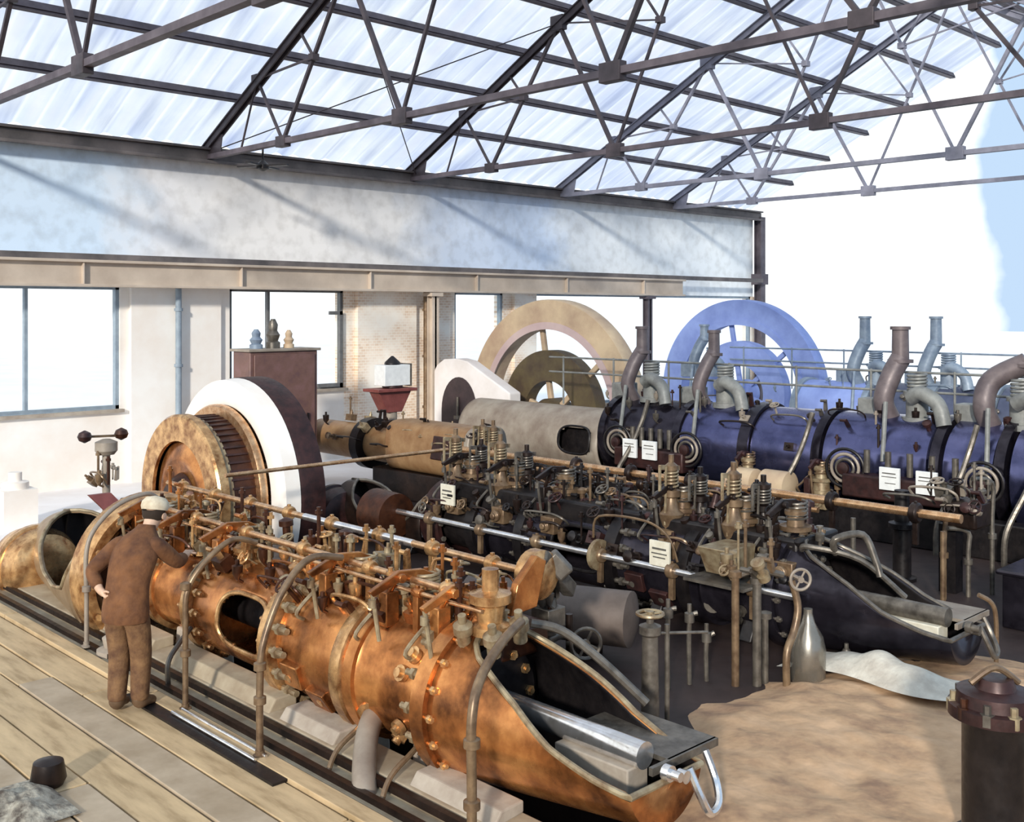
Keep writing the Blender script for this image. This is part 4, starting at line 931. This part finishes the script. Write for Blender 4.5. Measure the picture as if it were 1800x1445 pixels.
# pipe bundle and bottle tank under the middle engine's near end
pb = thing('pipe_bundle',(8.1,5.5,0),'bundle of upright pipes in front of the middle engine, one of them bent','pipe bundle')
for i,(x_,y_,h_) in enumerate([(7.98,5.43,.98),(8.12,5.30,.92),(8.22,5.28,.6)]):
    b = MB(); b.cyl((x_,y_,0),(x_,y_,h_),[.035,.04,.03][i],n=12); b.lathe((x_,y_,h_-.02),(0,0,1),[(0,.06),(.05,.06),(.06,.03)],12); b.build('pipe', [PIPE,GREY,GREY][i], pb)
b = MB(); b.tube([(8.2,5.05,.0),(8.2,5.05,.32),(8.32,5.05,.5),(8.38,5.05,.7),(8.36,5.1,.92)],.034,10); b.build('bent_pipe', PIPE, pb)
b = MB(); b.tube([(7.98,5.43,.96),(8.1,5.3,1.02),(8.3,5.15,.97)],.03,8); b.build('pipe', GREY, pb)
b = MB(); handwheel(b,(8.34,5.0,.95),(-.6,-.8,0),.09,.014); b.cyl((8.34,5.0,.95),(8.4,5.1,.95),.02); b.build('hand_valve', PALE, pb)
clutter(pb, 8.2, .85, .15, 5.2, 5.6, 12, (PIPE,GREY,CREAM), 97)
tag(MB().lathe((8.5,5.02,0),(0,0,1),[(0,.13),(.03,.15),(.3,.155),(.42,.13),(.54,.06),(.62,.04),(.66,.04)],28).build('bottle_tank', mat('polished_tank',(.62,.58,.50),(.40,.36,.30),.25,.7,3)), 'shiny bottle-shaped tank standing on the floor behind the bent pipe', 'tank')
# legs/cocks below the scoop 2
for i,(x_,y_) in enumerate(((9.05,4.95),(9.3,4.7),(9.5,4.5))):
    b = MB(); b.cyl((x_,y_,0),(x_,y_,.25),.02,n=8).lathe((x_,y_,.1),(0,0,1),[(0,.04),(.06,.05),(.1,.03)],10)
    tag(b.build('drain_cock', [GREY,DARK,BLACK][i]), ['leftmost grey drain cock below the dark open housing','middle dark drain cock below the dark open housing','rightmost black drain cock below the dark open housing'][i], 'drain cock')
tag(MB().tube([(10.05,4.0,.0),(10.05,4.0,.45),(10.0,4.02,.62),(9.9,4.1,.7)],.022,8).build('post_pipe', PIPE), 'thin post pipe standing by the tip of the dark open housing', 'pipe')

# black pillar and pipes between rows at right
bp = thing('black_stanchion',(12.9,6.2,0),'black flanged stanchion against the bright floor at right','column')
MB().lathe((12.6,6.15,0),(0,0,1),[(0,.17),(.04,.17),(.05,.11),(.62,.11),(.64,.16),(.70,.16),(.72,.09),(1.1,.09)],22).build('shaft', BLACK, bp)
for i,(x_,y_,h_,m_) in enumerate([(12.1,5.4,.95,PIPE),(12.4,5.25,.75,GREY),(12.7,5.1,1.3,GREY)]):
    b = MB(); b.tube([(x_,y_,0),(x_,y_,h_*.7),(x_,y_,h_),(x_-.2,y_+.15,h_+.05)],.028,8,sub=3); b.lathe((x_,y_,h_*.5),(0,0,1),[(0,.05),(.06,.05)],10)
    tag(b.build('upright_pipe', m_), ['tan upright pipe, left of three at the right edge','grey upright pipe, lowest of three at the right edge','tall grey upright pipe, rightmost of three at the right edge'][i], 'pipe')
vm = thing('valve_manifold',(12.3,5.4,0),'cluster of dark valves on a block near the right edge','valve')
MB().box((12.5,5.3,.95),(.5,.4,.3)).build('block', DARK, vm, bevel=.03)
MB().box((12.5,5.5,.4),(.2,.2,.8)).build('leg', BLACK, vm)
clutter(vm, 12.5, .95, .2, 5.0, 5.7, 26, (GREY,DARK,MAROON,PALE), 103)
b = MB(); b.box((17.0,2.2,.55),(3.2,3.2,1.1)); 
b = MB(); b.box((12.6,3.8,.28),(2.3,1.4,.56)); b.box((12.6,3.8,.58),(2.4,1.5,.05)); tag(b.build('machine_base', NAVY, smooth=False, bevel=.02), 'low navy-black machine base block at the right edge of the floor', 'machine base')

# nearest dark cylinder head bottom right
nc = thing('vertical_cylinder',(6.62,2.64,0),'dark vertical cylinder with bolted head in the bottom right corner','cylinder')
cx_, cy_ = 6.62, 2.64
MB().lathe((cx_,cy_,0),(0,0,1),[(0,.20),(.10,.24),(.12,.24),(.14,.19),(.82,.19),(.86,.21)],36).build('barrel', BLACK, nc)
hd = MB().lathe((cx_,cy_,.84),(0,0,1),[(0,.20),(.01,.27),(.08,.27),(.09,.23),(.16,.22),(.18,.12),(.24,.1)],36).build('head', MAROON, nc)
for k in range(10):
    a = 2*PI*k/10+.2
    MB().lathe((cx_+.235*math.cos(a),cy_+.235*math.sin(a),.86),(0,0,1),[(0,.042),(.07,.042),(.07,.022),(.12,.022)],6).build('nut', [CREAM,COPPER_D,GREY][k%3], hd)
b = MB(); b.tube([(cx_+.1,cy_-.1,1.05),(cx_,cy_,1.14),(cx_-.12,cy_+.1,1.05)],.02,8); b.build('top_pipe', PIPE, nc)
b = MB(); b.cyl((cx_-.27,cy_+.12,.13),(cx_-.02,cy_-.26,.13),.05,n=14); b.build('drain_stub', CREAM, nc)
b = MB(); b.tube([(cx_+.12,cy_-.22,.62),(cx_+.1,cy_-.36,.6),(cx_+.05,cy_-.4,.45),(cx_+.03,cy_-.38,.3)],.035,10); b.build('side_pipe', PALE, nc)

# small governor gear and box left of the flywheel, rags at bottom left
gv = thing('governor',(5.85,13.6,0),'small tan governor gear standing behind the left end of the copper engine','governor')
b = MB(); b.cyl((5.85,13.6,.3),(5.85,13.6,1.5),.05).lathe((5.85,13.6,1.45),(0,0,1),[(0,.1),(.05,.14),(.16,.14),(.2,.05)],18); b.build('spindle', PALE, gv)
for k in range(2):
    MB().lathe((5.85+(-.28 if k else .2),13.6,1.62),(0,0,1),[(-.0,.01),(.03,.07),(.08,.09),(.13,.07),(.16,.01)],16).build('ball', [COPPER_D,MAROON][k], gv)
MB().bar((5.57,13.6,1.70),(6.05,13.6,1.68),.03,.03).build('arm', PIPE, gv)
clutter(gv, 5.85, 1.0, .14, 13.3, 13.8, 10, (PALE,COPPER_D,PIPE), 120)
b = MB()
rg = heap('r', lambda u,v: Vector((2.30+.55*u,7.0+.75*v,.02+.20*math.sin(PI*u)*math.sin(PI*v)*(.5+.5*noise.noise(Vector((u*3,v*4,9)))+.12*noise.noise(Vector((u*11,v*13,2)))))), 30, 30, SACK)
tag(rg.build('rag_pile', mat('soiled_rags',(.80,.74,.60),(.12,.09,.07),.9,0,9,.6)), 'crumpled pale rags with dark folds lying in the bottom left corner', 'rags')
b = MB(); b.lathe((2.86,7.6,0.01),(0,0,1),[(0,.10),(.04,.12),(.16,.10),(.18,.04)],16)
tag(b.build('oil_can', DARK), 'small dark oil can standing by the rags on the deck', 'oil can')
# box at far left, coloured near white to sink into the haze
b = MB(); b.box((5.9,17.0,.3),(.5,.5,.6)); b.lathe((5.9,17.0,.6),(0,0,1),[(0,.2),(.1,.2),(.12,.1),(.25,.1)],14)
tag(b.build('pedestal_box', NEARWHITE), 'haze-whitened pedestal box at the far left behind the deck', 'box')

# ------------------------------------------------------------------ the man
def skin_mesh(name, J, E, m, parent=None, subd=2, root=0):
    me = bpy.data.meshes.new(name); o0 = ORG[parent.name] if parent else Vector((0,0,0))
    me.from_pydata([tuple(Vector(p)-o0) for p,_ in J], E, []); me.update(); me.materials.append(m)
    o = bpy.data.objects.new(name, me); col.objects.link(o)
    if parent: o.parent = parent
    md = o.modifiers.new('Skin','SKIN'); md.use_smooth_shade = True
    sv = me.skin_vertices[0].data
    for i,(p,r) in enumerate(J):
        sv[i].radius = (r if isinstance(r,tuple) else (r,r)); sv[i].use_root = (i == root)
    o.modifiers.new('Sub','SUBSURF').levels = subd; o.modifiers['Sub'].render_levels = subd
    ORG[o.name] = o0
    return o
# man frame: stands at (3.9,8.5); facing direction fwd; left = camera-left side
bx, by = 3.86, 8.56
man = thing('person',(bx,by,0),'man in rust-brown work clothes and pale cap, back to camera, leaning to the engine','person')
fw_ = Vector((.86,.50,0)).normalized(); lf = Vector((-.50,.86,0))   # forward, left
def Pm(f, l, z): return Vector((bx,by,0))+fw_*f+lf*l+Vector((0,0,z))
J = [(Pm(-.02,0,.90),(.11,.11)),      #0 pelvis
     (Pm(.0,0,1.05),(.10,.10)),      #1 waist
     (Pm(.09,0,1.24),(.105,.105)),     #2 chest
     (Pm(.17,0,1.35),(.085,.085)),      #3 upper chest
     (Pm(.28,0,1.445),(.055,.055)),    #4 neck
     (Pm(.345,0,1.50),(.07,.08)),    #5 jaw
     (Pm(.375,0,1.575),(.082,.095)),    #6 cranium
     (Pm(.375,0,1.635),(.055,.06)),     #7 top
     (Pm(.14,.18,1.34),(.045,.045)),  #8 L shoulder
     (Pm(-.03,.33,1.14),(.05,.05)),   #9 L elbow (akimbo, out to the left)
     (Pm(-.10,.19,1.01),(.034,.034)), #10 L wrist on hip
     (Pm(-.11,.13,.98),(.036,.022)),  #11 L palm
     (Pm(.15,-.18,1.345),(.045,.045)), #12 R shoulder
     (Pm(.36,-.24,1.16),(.05,.05)),   #13 R elbow
     (Pm(.50,-.22,1.19),(.034,.034)), #14 R wrist
     (Pm(.57,-.20,1.20),(.036,.022)), #15 R palm
     (Pm(-.02,.10,.84),(.10,.10)),    #16 L hip
     (Pm(.02,.085,.48),(.068,.068)),   #17 L knee
     (Pm(-.03,.08,.10),(.045,.045)),  #18 L ankle
     (Pm(.10,.10,.045),(.045,.04)),   #19 L toe
     (Pm(-.02,-.10,.84),(.10,.10)),   #20 R hip
     (Pm(.06,-.09,.47),(.068,.068)),  #21 R knee
     (Pm(.04,-.09,.10),(.045,.045)),  #22
     (Pm(.18,-.11,.045),(.045,.04))]  #23
E_ = [(0,1),(1,2),(2,3),(3,4),(4,5),(5,6),(6,7),(3,8),(8,9),(9,10),(10,11),(3,12),(12,13),(13,14),(14,15),(0,16),(16,17),(17,18),(18,19),(0,20),(20,21),(21,22),(22,23)]
body = skin_mesh('body', J, E_, SKIN, man)
def g(i, k=1.0, dz=0): 
    p, r = J[i]; r = r if isinstance(r,tuple) else (r,r)
    return (p+Vector((0,0,dz)), (r[0]*k+.0, r[1]*k+.0))
TJ = [g(0,1.16,.03),g(16,1.18),g(17,1.38),(J[18][0]+Vector((0,0,.04)),(.08,.08)),(J[18][0]+Vector((0,0,-.02)),(.078,.078)),g(20,1.18),g(21,1.38),(J[22][0]+Vector((0,0,.04)),(.08,.08)),(J[22][0]+Vector((0,0,-.02)),(.078,.078)),(J[1][0]+Vector((0,0,-.04)),(.165,.13))]
skin_mesh('trousers', TJ, [(0,1),(1,2),(2,3),(3,4),(0,5),(5,6),(6,7),(7,8),(0,9)], TROUSER, man)
jb = MB(); rings = []
for (f0,z,wl,wf) in [(-.03,.76,.195,.15),(-.03,.80,.205,.165),(-.02,.92,.195,.155),(.0,1.05,.18,.145),(.05,1.17,.195,.15),(.10,1.27,.21,.15),(.15,1.35,.20,.135),(.20,1.41,.15,.11),(.25,1.455,.085,.085),(.27,1.49,.07,.07)]:
    rings.append([jb.bm.verts.new(Pm(f0,0,z)+fw_*(wf*math.cos(2*PI*k/32)*(1+.03*math.sin(k*2.3+z*17)))+lf*(wl*math.sin(2*PI*k/32)*(1+.025*math.sin(k*1.7+z*23)))+Vector((0,0,-.25*wf*math.cos(2*PI*k/32)*(z>1.1)))) for k in range(32)])
for a_, b_ in zip(rings, rings[1:]):
    for k in range(32): jb.bm.faces.new((a_[k],a_[(k+1)%32],b_[(k+1)%32],b_[k]))
jk = jb.build('jacket', JACKET, man); md = jk.modifiers.new('Sub','SUBSURF'); md.levels = 1; md.render_levels = 1
for sh,el,wr in ((8,9,10),(12,13,14)):
    a_, b_, c_ = J[sh][0], J[el][0], J[wr][0]
    skin_mesh('sleeve', [(a_*.55+Pm(.13,0,1.31)*.45,(.085,.085)),(a_+Vector((0,0,.01)),(.092,.092)),((a_+b_)/2,(.075,.075)),(b_,(.07,.07)),(c_+(b_-c_)*.10,(.05,.05))], [(0,1),(1,2),(2,3),(3,4)], JACKET, man)
TJ = None
for s_,ank,toe in ((1,18,19),(-1,22,23)):
    a_, t_ = J[ank][0], J[toe][0]
    hl = a_-fw_*.05; hl = Vector((hl.x,hl.y,.05))
    skin_mesh('boot', [(a_+Vector((0,0,.04)),(.058,.058)),(Vector((a_.x,a_.y,.07)),(.055,.055)),(hl,(.045,.045)),(a_*.45+t_*.55,(.05,.045)),(t_+fw_*.03,(.048,.036))], [(0,1),(1,2),(1,3),(3,4)], BOOT, man)
# cap + hair + face
hc = J[6][0]
b = MB(); b.lathe(hc+Vector((0,0,.02)),Vector((0,0,1))+fw_*.25,[(0,.108),(.03,.118),(.07,.112),(.105,.08),(.12,.01)],24); b.build('cap', CAPM, man)
b = MB(); b.box(hc+fw_*.13+Vector((0,0,.03)),(.12,.15,.012),rz=math.atan2(fw_.y,fw_.x)); b.build('cap_peak', CAPM, man, bevel=.004)
b = MB(); b.lathe(hc-fw_*.01+Vector((0,0,-.06)),(0,0,1),[(0,.075),(.03,.093),(.09,.098)],20); b.build('hair', HAIR, man)
b = MB(); b.lathe(hc+fw_*.085+Vector((0,0,-.03)),fw_-Vector((0,0,.3)),[(0,.022),(.02,.018),(.04,.006)],10); b.build('nose', SKIN, man)
for s_ in (-1,1):
    MB().lathe(hc+lf*.088*s_+Vector((0,0,-.03)),lf*s_,[(0,.028),(.014,.03),(.018,.012)],12).build('ear', SKIN, man)
    MB().lathe(hc+lf*.032*s_+fw_*.083+Vector((0,0,-.005)),fw_,[(0,.012),(.01,.006)],10).build('eye', HAIR, man)
def hand(w, palm, nrm, curl, side):
    d = (palm-w).normalized(); nrm = Vector(nrm).normalized(); sd = d.cross(nrm).normalized()
    JJ = [(w,(.026,.026)),(palm,(.036,.018)),(palm+d*.03,(.038,.016))]; EE = [(0,1),(1,2)]
    for k,L in enumerate((.062,.072,.068,.052)):
        off = sd*(k-1.5)*.021; a = palm+d*.04+off
        b1 = a+d*L*.5+nrm*curl*.012; b2 = b1+(d*.55+nrm*curl*.7)*L*.42; i = len(JJ)
        JJ += [(a,.0095),(b1,.0088),(b2,.0078)]; EE += [(2,i),(i,i+1),(i+1,i+2)]
    a = palm+sd*side*.03-d*.01; i = len(JJ)
    JJ += [(a,.012),(a+sd*side*.03+d*.02+nrm*.01,.0105),(a+sd*side*.035+d*.05+nrm*.02,.009)]; EE += [(1,i),(i,i+1),(i+1,i+2)]
    return JJ, EE
for w_i,p_i,nr,sd_ in ((10,11,(.4,-.2,.1),1),(14,15,(0,0,-1),-1)):
    JJ, EE = hand(J[w_i][0],J[p_i][0],nr,1.0,sd_); skin_mesh('hand', JJ, EE, SKIN, man, 1)
